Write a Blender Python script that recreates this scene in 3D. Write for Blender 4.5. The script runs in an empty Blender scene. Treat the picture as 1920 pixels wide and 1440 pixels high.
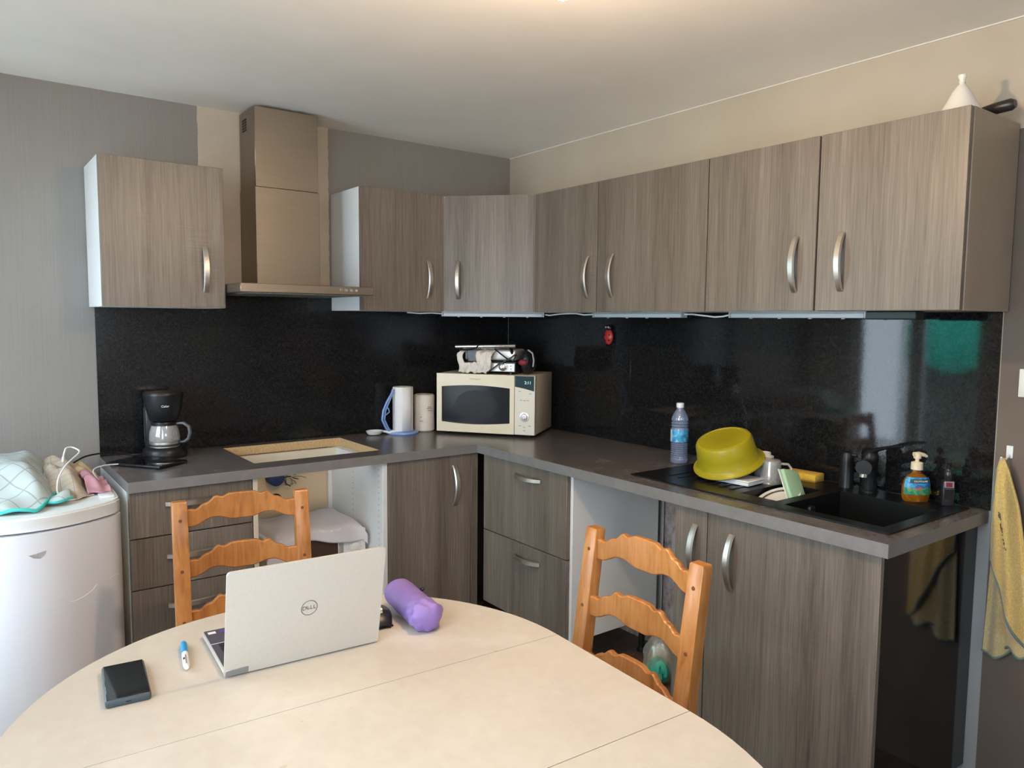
import bpy, bmesh, math, random
from math import atan2 as math_atan2, sin, cos, pi, radians as rad
from mathutils import Matrix, Vector

random.seed(7)
S = bpy.context.scene
COL = S.collection

# ------------------------------------------------------------------ camera
cam_d = bpy.data.cameras.new('camera')
cam_d.sensor_fit = 'HORIZONTAL'
cam_d.sensor_width = 36.0
cam_d.lens = 36.0 * 1409.27 / 1920.0
cam_d.clip_start = 0.02
cam = bpy.data.objects.new('camera', cam_d)
COL.objects.link(cam)
FW = Vector((0.59716006, 0.79766457, -0.08444582))
RT = Vector((0.80093589, -0.59868673, 0.0087125))
UP = Vector((0.04360694, 0.07283845, 0.99638998))
cm = Matrix.Identity(4)
for i in range(3):
    cm[i][0], cm[i][1], cm[i][2] = RT[i], UP[i], -FW[i]
cm.translation = Vector((-2.5127, -3.39256, 1.46347))
cam.matrix_world = cm
S.camera = cam

# ------------------------------------------------------------------ sky, windows, exposure
ROOM_X, ROOM_Y, H = -3.0, -4.8, 2.348
W = bpy.data.worlds.new('overcast_sky')
S.world = W
W.use_nodes = True
wb = W.node_tree.nodes['Background']
wb.inputs['Color'].default_value = (0.71, 0.86, 1.0, 1)
wb.inputs['Strength'].default_value = 12.0
LAMP_WATT = 32.0
WIN = {  # wall, a0, a1, z0, z1 (openings that let the daylight in)
    'window_1': ('L', -1.27, -0.36, 0.42, 2.15),
    'window_2': ('L', -3.40, -2.20, 0.45, 2.15),
    'window_3': ('B', -2.35, -1.55, 1.00, 2.00),
}
for n, (w, a0, a1, z0, z1) in WIN.items():
    l = bpy.data.lights.new('daylight_portal', 'AREA')
    l.shape = 'RECTANGLE'
    l.cycles.is_portal = True
    l.size, l.size_y = (a1 - a0), (z1 - z0)
    o = bpy.data.objects.new('daylight_portal', l)
    COL.objects.link(o)
    if w == 'L':
        o.location = (ROOM_X - 0.10, (a0 + a1) / 2, (z0 + z1) / 2)
        o.rotation_euler = (rad(90), 0, rad(-90))
    else:
        o.location = ((a0 + a1) / 2, ROOM_Y - 0.10, (z0 + z1) / 2)
        o.rotation_euler = (rad(90), 0, 0)
        o.rotation_euler = (rad(90), 0, rad(0))
S.view_settings.view_transform = 'Standard'
S.view_settings.look = 'None'
S.view_settings.exposure = 0.0
S.view_settings.gamma = 1.0
S.view_settings.use_curve_mapping = False
S.cycles.use_denoising = True
S.cycles.max_bounces = 10
S.cycles.diffuse_bounces = 6
S.cycles.sample_clamp_indirect = 6.0
S.cycles.caustics_reflective = False
S.cycles.caustics_refractive = False


# ------------------------------------------------------------------ materials
def _nt(name):
    m = bpy.data.materials.new(name)
    m.use_nodes = True
    t = m.node_tree
    return m, t, t.nodes['Principled BSDF']


def N(t, kind, **kw):
    n = t.nodes.new('ShaderNode' + kind)
    for k, v in kw.items():
        if k in n.inputs:
            n.inputs[k].default_value = v
        else:
            setattr(n, k, v)
    return n


def L(t, a, b):
    t.links.new(a, b)


def coords(t, scale=(1, 1, 1), rand=False):
    tc = N(t, 'TexCoord')
    mp = N(t, 'Mapping')
    mp.inputs['Scale'].default_value = scale
    if rand:
        oi = N(t, 'ObjectInfo')
        mu = N(t, 'Math', operation='MULTIPLY')
        mu.inputs[1].default_value = 37.0
        L(t, oi.outputs['Random'], mu.inputs[0])
        ad = N(t, 'VectorMath', operation='ADD')
        L(t, tc.outputs['Object'], ad.inputs[0])
        L(t, mu.outputs[0], ad.inputs[1])
        L(t, ad.outputs[0], mp.inputs['Vector'])
    else:
        L(t, tc.outputs['Object'], mp.inputs['Vector'])
    return mp.outputs['Vector']


def noise(t, vec, scale, detail=3, rough=.55):
    n = N(t, 'TexNoise')
    n.inputs['Scale'].default_value = scale
    n.inputs['Detail'].default_value = detail
    n.inputs['Roughness'].default_value = rough
    L(t, vec, n.inputs['Vector'])
    return n.outputs['Fac']


def ramp(t, fac, stops):
    r = N(t, 'ValToRGB')
    e = r.color_ramp.elements
    while len(e) > 1:
        e.remove(e[-1])
    e[0].position, e[0].color = stops[0][0], (*stops[0][1], 1)
    for p, c in stops[1:]:
        q = e.new(p)
        q.color = (*c, 1)
    L(t, fac, r.inputs['Fac'])
    return r.outputs['Color']


def mix(t, fac, a, b, mode='MIX'):
    m = N(t, 'Mix', data_type='RGBA', blend_type=mode)
    for val, i in ((fac, 0), (a, 6), (b, 7)):
        if hasattr(val, 'links'):
            L(t, val, m.inputs[i])
        elif i == 0:
            m.inputs[0].default_value = val
        else:
            m.inputs[i].default_value = (*val, 1)
    return m.outputs[2]


def math(t, op, a, b=0.0):
    m = N(t, 'Math', operation=op)
    for v, i in ((a, 0), (b, 1)):
        if hasattr(v, 'links'):
            L(t, v, m.inputs[i])
        else:
            m.inputs[i].default_value = v
    return m.outputs[0]


def bump(t, b, h, strength, dist=.002):
    n = N(t, 'Bump')
    n.inputs['Strength'].default_value = strength
    n.inputs['Distance'].default_value = dist
    L(t, h, n.inputs['Height'])
    L(t, n.outputs['Normal'], b.inputs['Normal'])


def plain(name, col, rough=.5, metal=0., var=0., vscale=8., bmp=0., bscale=60., spec=.5, stretch=(1, 1, 1), coat=0., rand=False):
    m, t, b = _nt(name)
    b.inputs['Roughness'].default_value = rough
    b.inputs['Metallic'].default_value = metal
    b.inputs['Specular IOR Level'].default_value = spec
    b.inputs['Coat Weight'].default_value = coat
    v = coords(t, stretch, rand)
    if var:
        f = noise(t, v, vscale, 4)
        lo = tuple(c * (1 - var) for c in col)
        hi = tuple(min(1, c * (1 + var)) for c in col)
        L(t, ramp(t, f, [(.3, lo), (.7, hi)]), b.inputs['Base Color'])
    else:
        b.inputs['Base Color'].default_value = (*col, 1)
    if bmp:
        bump(t, b, noise(t, v, bscale, 4), bmp)
    return m


def glassy(name, col, rough=.03, ior=1.45, trans=1.0):
    m, t, b = _nt(name)
    b.inputs['Base Color'].default_value = (*col, 1)
    b.inputs['Roughness'].default_value = rough
    b.inputs['IOR'].default_value = ior
    b.inputs['Transmission Weight'].default_value = trans
    return m


def mat_oak(name='grey_oak_laminate'):
    m, t, b = _nt(name)
    v1 = coords(t, (200, 200, 5.5), True)
    v2 = coords(t, (13, 13, .22), True)
    v3 = coords(t, (5, 5, 190), True)
    v4 = coords(t, (3.5, 3.5, 2.2), True)
    fine = noise(t, v1, 1.0, 5, .65)
    band = noise(t, v2, 1.0, 3, .5)
    saw = noise(t, v3, 1.0, 2, .5)
    msk = noise(t, v4, 1.0, 2, .5)
    msk = math(t, 'MULTIPLY', math(t, 'SUBTRACT', msk, .62), 3.0)
    mc = N(t, 'Clamp')
    L(t, msk, mc.inputs[0])
    s = math(t, 'MULTIPLY', math(t, 'SUBTRACT', saw, .5), mc.outputs[0])
    f = math(t, 'ADD', math(t, 'MULTIPLY', fine, .62), math(t, 'MULTIPLY', band, .48))
    f = math(t, 'ADD', f, math(t, 'MULTIPLY', s, .8))
    c = ramp(t, f, [(.32, (.080, .063, .050)), (.52, (.162, .133, .107)), (.64, (.205, .173, .142)), (.80, (.30, .26, .215))])
    L(t, c, b.inputs['Base Color'])
    b.inputs['Roughness'].default_value = .38
    b.inputs['Specular IOR Level'].default_value = .48
    bump(t, b, f, .25, .001)
    return m


def mat_pine():
    m, t, b = _nt('honey_pine')
    v = coords(t, (14, 14, 14), True)
    w = N(t, 'TexNoise')
    w.inputs['Scale'].default_value = 1.0
    w.inputs['Detail'].default_value = 4
    w.inputs['Distortion'].default_value = .8
    v2 = coords(t, (60, 60, 9), True)
    L(t, v2, w.inputs['Vector'])
    f = math(t, 'ADD', math(t, 'MULTIPLY', w.outputs['Fac'], .6), math(t, 'MULTIPLY', noise(t, v, .5, 3), .4))
    c = ramp(t, f, [(.3, (.28, .098, .022)), (.5, (.45, .182, .048)), (.72, (.56, .255, .083))])
    L(t, c, b.inputs['Base Color'])
    b.inputs['Roughness'].default_value = .33
    b.inputs['Coat Weight'].default_value = .25
    b.inputs['Coat Roughness'].default_value = .25
    return m


def mat_slate(name, dark, light, rough):
    m, t, b = _nt(name)
    v = coords(t)
    f = math(t, 'ADD', math(t, 'MULTIPLY', noise(t, v, 9, 5, .6), .6), math(t, 'MULTIPLY', noise(t, v, 60, 4, .6), .4))
    L(t, ramp(t, f, [(.35, dark), (.65, light)]), b.inputs['Base Color'])
    b.inputs['Roughness'].default_value = rough
    return m


def mat_splash(name, rough, wav):
    m, t, b = _nt(name)
    v = coords(t)
    f = math(t, 'ADD', math(t, 'MULTIPLY', noise(t, v, 210, 3, .7), .75), math(t, 'MULTIPLY', noise(t, v, 60, 3, .6), .25))
    L(t, ramp(t, f, [(.40, (.006, .006, .0065)), (.56, (.013, .013, .0135)), (.72, (.034, .033, .032))]), b.inputs['Base Color'])
    b.inputs['Roughness'].default_value = rough
    b.inputs['Specular IOR Level'].default_value = .36
    bump(t, b, noise(t, v, 42, 3, .5), wav, .0006)
    return m


def sep(t):
    tc = N(t, 'TexCoord')
    s = N(t, 'SeparateXYZ')
    L(t, tc.outputs['Object'], s.inputs[0])
    return tc.outputs['Object'], s.outputs[0], s.outputs[1], s.outputs[2]


def band_mask(t, val, lo, hi):
    return math(t, 'MULTIPLY', math(t, 'GREATER_THAN', val, lo), math(t, 'LESS_THAN', val, hi))


def mat_wall_papered():
    """taupe ribbed paper; bare beige plaster where the paper stops behind the hood; a few dark scuffs"""
    m, t, b = _nt('taupe_ribbed_wallpaper')
    o, x, y, z = sep(t)
    rib = noise(t, coords(t, (230, 230, 2.5)), 1.0, 3, .6)
    blot = noise(t, o, 2.5, 3)
    paper = mix(t, .35, ramp(t, rib, [(.3, (.228, .214, .198)), (.7, (.268, .254, .236))]), ramp(t, blot, [(.3, (.225, .210, .194)), (.7, (.265, .25, .232))]))
    bare = ramp(t, noise(t, o, 5, 4), [(.3, (.46, .40, .32)), (.7, (.56, .49, .40))])
    wob = math(t, 'MULTIPLY', math(t, 'SUBTRACT', noise(t, o, 18, 3), .5), .018)
    xx = math(t, 'ADD', x, wob)
    c = mix(t, band_mask(t, xx, -1.638, -1.058), paper, bare)
    sc = noise(t, coords(t, (16, 16, 40)), 1.0, 4, .7)
    reg = math(t, 'MULTIPLY', band_mask(t, x, -2.70, -2.30), band_mask(t, z, 1.80, 2.03))
    scm = math(t, 'MULTIPLY', math(t, 'GREATER_THAN', sc, .665), reg)
    c = mix(t, math(t, 'MULTIPLY', scm, .8), c, (.05, .047, .045))
    L(t, c, b.inputs['Base Color'])
    b.inputs['Roughness'].default_value = .75
    bump(t, b, rib, .35, .0015)
    return m


def mat_wall_painted():
    """cream paint above the wall cabinets, taupe paint past the end of the worktop, raw plaster behind the units"""
    m, t, b = _nt('cream_and_taupe_paint')
    o, x, y, z = sep(t)
    blot = noise(t, o, 3, 4)
    cream = ramp(t, blot, [(.3, (.47, .41, .325)), (.7, (.53, .465, .375))])
    mk = noise(t, coords(t, (10, 10, 26)), 1.0, 4, .7)
    cream = mix(t, math(t, 'MULTIPLY', math(t, 'GREATER_THAN', mk, .72), .35), cream, (.25, .2, .16))
    taupe = ramp(t, blot, [(.3, (.130, .096, .073)), (.7, (.160, .120, .094))])
    peel = ramp(t, noise(t, coords(t, (9, 9, 5)), 4.0, 5, .7), [(.36, (.34, .25, .225)), (.48, (.58, .47, .43)), (.60, (.74, .66, .62))])
    grey = (.36, .36, .35)
    low = math(t, 'LESS_THAN', z, 2.03)
    past = math(t, 'LESS_THAN', y, -2.472)
    strip = math(t, 'MULTIPLY', band_mask(t, y, -2.472, -2.30), math(t, 'LESS_THAN', z, .9))
    behind = math(t, 'MULTIPLY', math(t, 'GREATER_THAN', y, -2.30), math(t, 'LESS_THAN', z, .9))
    c = mix(t, math(t, 'MULTIPLY', low, past), cream, taupe)
    c = mix(t, strip, c, grey)
    c = mix(t, behind, c, peel)
    L(t, c, b.inputs['Base Color'])
    b.inputs['Roughness'].default_value = .7
    bump(t, b, noise(t, o, 80, 3), .12, .001)
    return m


def mat_check():
    m, t, b = _nt('white_checked_cotton')
    o, x, y, z = sep(t)
    u = math(t, 'ADD', math(t, 'MULTIPLY', x, .8), math(t, 'MULTIPLY', y, .6))
    v = math(t, 'ADD', math(t, 'MULTIPLY', y, .8), math(t, 'MULTIPLY', x, -.6))
    a = math(t, 'LESS_THAN', math(t, 'FRACT', math(t, 'MULTIPLY', u, 18.)), .07)
    c = math(t, 'LESS_THAN', math(t, 'FRACT', math(t, 'MULTIPLY', v, 18.)), .07)
    g = math(t, 'MAXIMUM', a, c)
    L(t, mix(t, math(t, 'MULTIPLY', g, .55), (.47, .53, .52), (.17, .21, .22)), b.inputs['Base Color'])
    b.inputs['Roughness'].default_value = .9
    bump(t, b, noise(t, o, 300, 2), .3, .001)
    return m


def mat_beige_check():
    m, t, b = _nt('beige_checked_cotton')
    o, x, y, z = sep(t)
    a = math(t, 'LESS_THAN', math(t, 'FRACT', math(t, 'MULTIPLY', x, 30.)), .06)
    c = math(t, 'LESS_THAN', math(t, 'FRACT', math(t, 'MULTIPLY', math(t, 'ADD', y, z), 30.)), .06)
    g = math(t, 'MAXIMUM', a, c)
    L(t, mix(t, math(t, 'MULTIPLY', g, .6), (.50, .43, .34), (.22, .19, .16)), b.inputs['Base Color'])
    b.inputs['Roughness'].default_value = .9
    return m


def mat_table():
    m, t, b = _nt('cream_tabletop_laminate')
    o, x, y, z = sep(t)
    f = math(t, 'ADD', math(t, 'MULTIPLY', noise(t, o, 7, 4), .6), math(t, 'MULTIPLY', noise(t, o, 35, 3), .4))
    c = ramp(t, f, [(.35, (.52, .465, .39)), (.65, (.585, .53, .45))])
    k = noise(t, o, 26, 2, .4)
    c = mix(t, math(t, 'MULTIPLY', math(t, 'GREATER_THAN', k, .78), .35), c, (.35, .25, .17))
    L(t, c, b.inputs['Base Color'])
    b.inputs['Roughness'].default_value = .38
    return m


def mat_soap_label():
    m, t, b = _nt('tropical_soap_label')
    o, x, y, z = sep(t)
    n = noise(t, o, 55, 3)
    n2 = noise(t, o, 90, 2)
    sky = mix(t, math(t, 'GREATER_THAN', n, .50), (.02, .16, .42), (.04, .33, .62))
    grn = mix(t, math(t, 'GREATER_THAN', n2, .5), (.02, .22, .16), (.06, .36, .10))
    c = mix(t, math(t, 'LESS_THAN', z, .045), sky, grn)
    c = mix(t, math(t, 'MULTIPLY', math(t, 'GREATER_THAN', n2, .60), math(t, 'LESS_THAN', z, .055)), c, (.60, .08, .10))
    L(t, c, b.inputs['Base Color'])
    b.inputs['Roughness'].default_value = .3
    return m


def mat_bottle_label():
    m, t, b = _nt('blue_water_label')
    o, x, y, z = sep(t)
    n = noise(t, o, 60, 3)
    c = ramp(t, n, [(.35, (.03, .22, .52)), (.55, (.06, .42, .72)), (.75, (.6, .75, .85))])
    c = mix(t, math(t, 'GREATER_THAN', y, .008), c, (.55, .66, .78))
    L(t, c, b.inputs['Base Color'])
    b.inputs['Roughness'].default_value = .35
    return m


def mat_floor():
    m, t, b = _nt('brown_laminate_floor')
    v = coords(t, (1.5, 30, 30), True)
    f = noise(t, v, 1.0, 4)
    L(t, ramp(t, f, [(.3, (.085, .058, .042)), (.7, (.17, .12, .09))]), b.inputs['Base Color'])
    b.inputs['Roughness'].default_value = .4
    return m


def mat_terry(name, c0, c1):
    m, t, b = _nt(name)
    v = coords(t)
    f = noise(t, v, 190, 4, .7)
    L(t, ramp(t, f, [(.3, c0), (.7, c1)]), b.inputs['Base Color'])
    b.inputs['Roughness'].default_value = .95
    b.inputs['Sheen Weight'].default_value = .3
    bump(t, b, f, .9, .004)
    return m


def mat_emit(name, col, k):
    m, t, b = _nt(name)
    b.inputs['Base Color'].default_value = (*col, 1)
    b.inputs['Emission Color'].default_value = (*col, 1)
    b.inputs['Emission Strength'].default_value = k
    return m


def mat_brushed(name, col, rough, stretch):
    m, t, b = _nt(name)
    v = coords(t, stretch)
    f = noise(t, v, 1.0, 4)
    sm = noise(t, coords(t), 5, 3)
    b.inputs['Metallic'].default_value = 1.0
    L(t, ramp(t, f, [(.2, tuple(c * .85 for c in col)), (.8, col)]), b.inputs['Base Color'])
    r = math(t, 'ADD', math(t, 'MULTIPLY', f, .12), math(t, 'ADD', math(t, 'MULTIPLY', sm, .22), rough))
    L(t, r, b.inputs['Roughness'])
    return m


OAK = mat_oak()
PINE = mat_pine()
PEG = plain('dark_dowel_wood', (.17, .065, .02), .4)
WTOP = mat_slate('slate_grey_worktop', (.095, .083, .08), (.16, .142, .137), .27)
WEDGE = plain('worktop_edge_band', (.205, .193, .19), .42, var=.08, vscale=30)
CHIP = plain('raw_chipboard', (.55, .38, .19), .85, var=.25, vscale=160)
SPL_A = mat_splash('black_speckled_splashback', .14, .02)
SPL_B = mat_splash('black_glossy_splashback', .05, .03)
WHITE = plain('white_melamine', (.76, .77, .75), .42, var=.03)
CREAM_M = plain('cream_melamine', (.70, .63, .50), .5, var=.06, vscale=6)
TAUPE_P = plain('taupe_end_panel', (.34, .275, .21), .45, var=.05)
GREY_P = plain('pale_grey_side_panel', (.82, .80, .78), .4, var=.03, vscale=4)
BLACKP = plain('black_gloss_panel', (.008, .008, .009), .07, var=.2)
DARK = plain('dark_gap', (.015, .013, .012), .7)
STEEL = mat_brushed('brushed_steel', (.33, .285, .235), .26, (4, 4, 160))
STEEL_H = mat_brushed('satin_nickel', (.72, .67, .60), .20, (40, 40, 40))
CHROME = plain('chrome', (.8, .8, .8), .12, 1.0)
CEIL = plain('off_white_ceiling_paint', (.87, .84, .79), .85, var=.03, vscale=3, bmp=.05)
PAPER = mat_wall_papered()
PAINT = mat_wall_painted()
PLASTER = plain('cream_plaster', (.74, .71, .66), .85, var=.05, vscale=3)
FLOOR = mat_floor()
FRIDGE = plain('white_enamel', (.80, .81, .85), .28, var=.02, vscale=4)
FRIDGE_T = plain('white_fridge_plastic', (.78, .80, .80), .35)
SMUDGE = plain('grey_glue_residue', (.40, .38, .38), .7, var=.2, vscale=60)
SCRATCH = plain('pale_scratch', (.82, .84, .86), .4)
TABLE = mat_table()
TEDGE = plain('beige_table_edge', (.55, .42, .28), .5)
LAPTOP = plain('warm_silver_aluminium', (.60, .57, .52), .38, .35, var=.03, vscale=200)
LAPEDGE = plain('laptop_edge_grey', (.30, .31, .31), .35, .6)
KEYB = plain('dark_blue_grey_deck', (.07, .07, .09), .45)
KEYS = plain('black_keys', (.02, .02, .024), .5)
STICK_W = plain('white_sticker', (.75, .75, .78), .4)
STICK_P = plain('purple_sticker', (.10, .06, .28), .4)
INK = plain('grey_emblem', (.16, .16, .16), .3, .6)
BLACKPL = plain('black_plastic', (.011, .0115, .013), .35, var=.1, spec=.4)
BLACKGL = plain('black_glass_screen', (.006, .006, .008), .05)
CASEG = plain('grey_phone_case', (.045, .06, .07), .45)
PURPLE = plain('lilac_nylon', (.245, .155, .42), .55, var=.10, vscale=12, bmp=.25, bscale=40)
BLUE_PEN = plain('blue_pen_plastic', (.02, .30, .62), .3)
WHITE_PL = plain('white_plastic', (.80, .80, .80), .35)
CREAM_E = plain('cream_enamel', (.74, .65, .47), .32, var=.03)
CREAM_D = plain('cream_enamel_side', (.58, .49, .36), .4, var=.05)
OVENGLASS = plain('dark_oven_window', (.022, .024, .027), .12, spec=.10)
PAPER_W = plain('white_paper_roll', (.82, .81, .80), .9, bmp=.25, bscale=120)
PAPER_C = plain('cream_wrapped_roll', (.72, .66, .57), .6, var=.06, vscale=25, bmp=.2, bscale=30)
BLUE_PL = plain('light_blue_plastic', (.22, .36, .70), .3)
YELLOW = plain('yellow_green_plastic', (.37, .305, .012), .34, spec=.4)
SPONGE = plain('yellow_sponge', (.85, .54, .07), .95, var=.12, vscale=120, bmp=.6, bscale=200)
GREEN_PL = plain('pale_green_plastic', (.36, .56, .36), .4)
SINK = plain('black_composite_sink', (.008, .008, .0085), .33, var=.25, vscale=300, spec=.3)
PORC = plain('white_porcelain', (.78, .76, .70), .2)
PORC_BAND = plain('dark_plate_band', (.10, .09, .08), .4, var=.6, vscale=130)
BLUECAP = plain('white_cap', (.82, .84, .86), .4)
SOAP = glassy('amber_liquid_soap', (.95, .33, .03), .08, 1.36, .75)
SOAPLAB = mat_soap_label()
PUMP = plain('cream_pump_plastic', (.80, .68, .48), .35)
BANNER = plain('dark_green_banner', (.01, .07, .07), .4)
WATLAB = mat_bottle_label()
RED = plain('ladybird_red', (.55, .035, .03), .3)
DRED = plain('dark_red_cloth', (.20, .01, .02), .6)
CHECK = mat_check()
BCHECK = mat_beige_check()
PINK = plain('dusty_pink_cotton', (.52, .27, .32), .9, var=.1, vscale=30, bmp=.2)
TEAL = plain('turquoise_hem', (.06, .50, .46), .8)
LINEN = plain('white_cotton_cloth', (.72, .70, .74), .9, var=.03, vscale=20, bmp=.15)
TERRY = mat_terry('yellow_terry', (.52, .34, .09), (.80, .58, .21))
TERRY_B = mat_terry('pale_yellow_terry', (.52, .38, .16), (.74, .58, .30))
GREYHEM = plain('grey_green_hem', (.16, .22, .20), .9)
BEIGE_BACK = plain('raw_mdf_back', (.66, .54, .37), .7, var=.07, vscale=5)
WRAP = plain('creased_white_wrap', (.70, .65, .57), .5, var=.10, vscale=26, bmp=.7, bscale=36)
FOIL = plain('dark_reflective_lid', (.05, .045, .047), .32, .2, var=.4, vscale=45)
GRILLP = plain('silver_grill_panel', (.62, .60, .57), .35, .5)
BLUE_D = plain('navy_junction_box', (.012, .03, .12), .5)
WIREG = plain('grey_wire_sleeve', (.22, .20, .17), .6)
BAGGREEN = plain('green_print', (.05, .42, .30), .5)
BREADT = plain('tan_contents', (.50, .40, .26), .8, var=.2, vscale=40)
LEDW = plain('white_light_bar', (.42, .46, .50), .35)
LEDD = plain('frosted_diffuser', (.50, .54, .58), .5)
BULB = mat_emit('warm_bulb_glass', (1.0, .60, .26), 1.0)
TARP = plain('green_tarpaulin', (.03, .58, .40), .6, var=.1)
CONCRETE = plain('outdoor_concrete', (.50, .48, .44), .9, var=.2, vscale=2)
WINWHITE = plain('white_window_paint', (.74, .75, .76), .4)


def mat_pane(name, tint=(1, 1, 1), ior=1.45):
    """thin sheet of glass: lets light straight through and mirrors by Fresnel"""
    m = bpy.data.materials.new(name)
    m.use_nodes = True
    t = m.node_tree
    t.nodes.remove(t.nodes['Principled BSDF'])
    tr, gl, lw, mx = N(t, 'BsdfTransparent'), N(t, 'BsdfGlossy'), N(t, 'LayerWeight'), N(t, 'MixShader')
    tr.inputs['Color'].default_value = (*tint, 1)
    gl.inputs['Roughness'].default_value = .02
    f0 = ((ior - 1) / (ior + 1)) ** 2
    L(t, math(t, 'ADD', math(t, 'MULTIPLY', math(t, 'POWER', lw.outputs['Facing'], 5.0), 1 - f0), f0), mx.inputs[0])
    L(t, tr.outputs[0], mx.inputs[1])
    L(t, gl.outputs[0], mx.inputs[2])
    L(t, mx.outputs[0], t.nodes['Material Output'].inputs['Surface'])
    return m


PANE = mat_pane('window_glass')


def mat_clear(name, tint, milk, k_gl=.28, k_df=.12, rough=.12):
    """thin clear plastic or glass: lets light through, with gloss and a little milkiness"""
    m = bpy.data.materials.new(name)
    m.use_nodes = True
    t = m.node_tree
    t.nodes.remove(t.nodes['Principled BSDF'])
    tr, gl, df, a, b = N(t, 'BsdfTransparent'), N(t, 'BsdfGlossy'), N(t, 'BsdfDiffuse'), N(t, 'MixShader'), N(t, 'MixShader')
    tr.inputs['Color'].default_value = (*tint, 1)
    df.inputs['Color'].default_value = (*milk, 1)
    gl.inputs['Roughness'].default_value = rough
    lw = N(t, 'LayerWeight')
    L(t, math(t, 'ADD', math(t, 'MULTIPLY', math(t, 'POWER', lw.outputs['Facing'], 3.0), .6), k_gl * .35), a.inputs[0])
    L(t, tr.outputs[0], a.inputs[1])
    L(t, gl.outputs[0], a.inputs[2])
    b.inputs[0].default_value = k_df
    L(t, a.outputs[0], b.inputs[1])
    L(t, df.outputs[0], b.inputs[2])
    L(t, b.outputs[0], t.nodes['Material Output'].inputs['Surface'])
    return m


PET = mat_clear('clear_blue_pet', (.84, .90, 1.0), (.55, .66, .92), .45, .20)
GLASS = mat_clear('clear_glass', (.90, .91, .92), (.85, .84, .82), .5, .24)
FILM = mat_clear('clear_plastic_film', (.93, .93, .90), (.75, .74, .68), .4, .22, .25)
NIGHTBLK = plain('brown_dark_oven_cavity', (.075, .042, .028), .35)
BROWNPL = plain('dark_pan_metal', (.02, .019, .018), .35)


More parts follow.
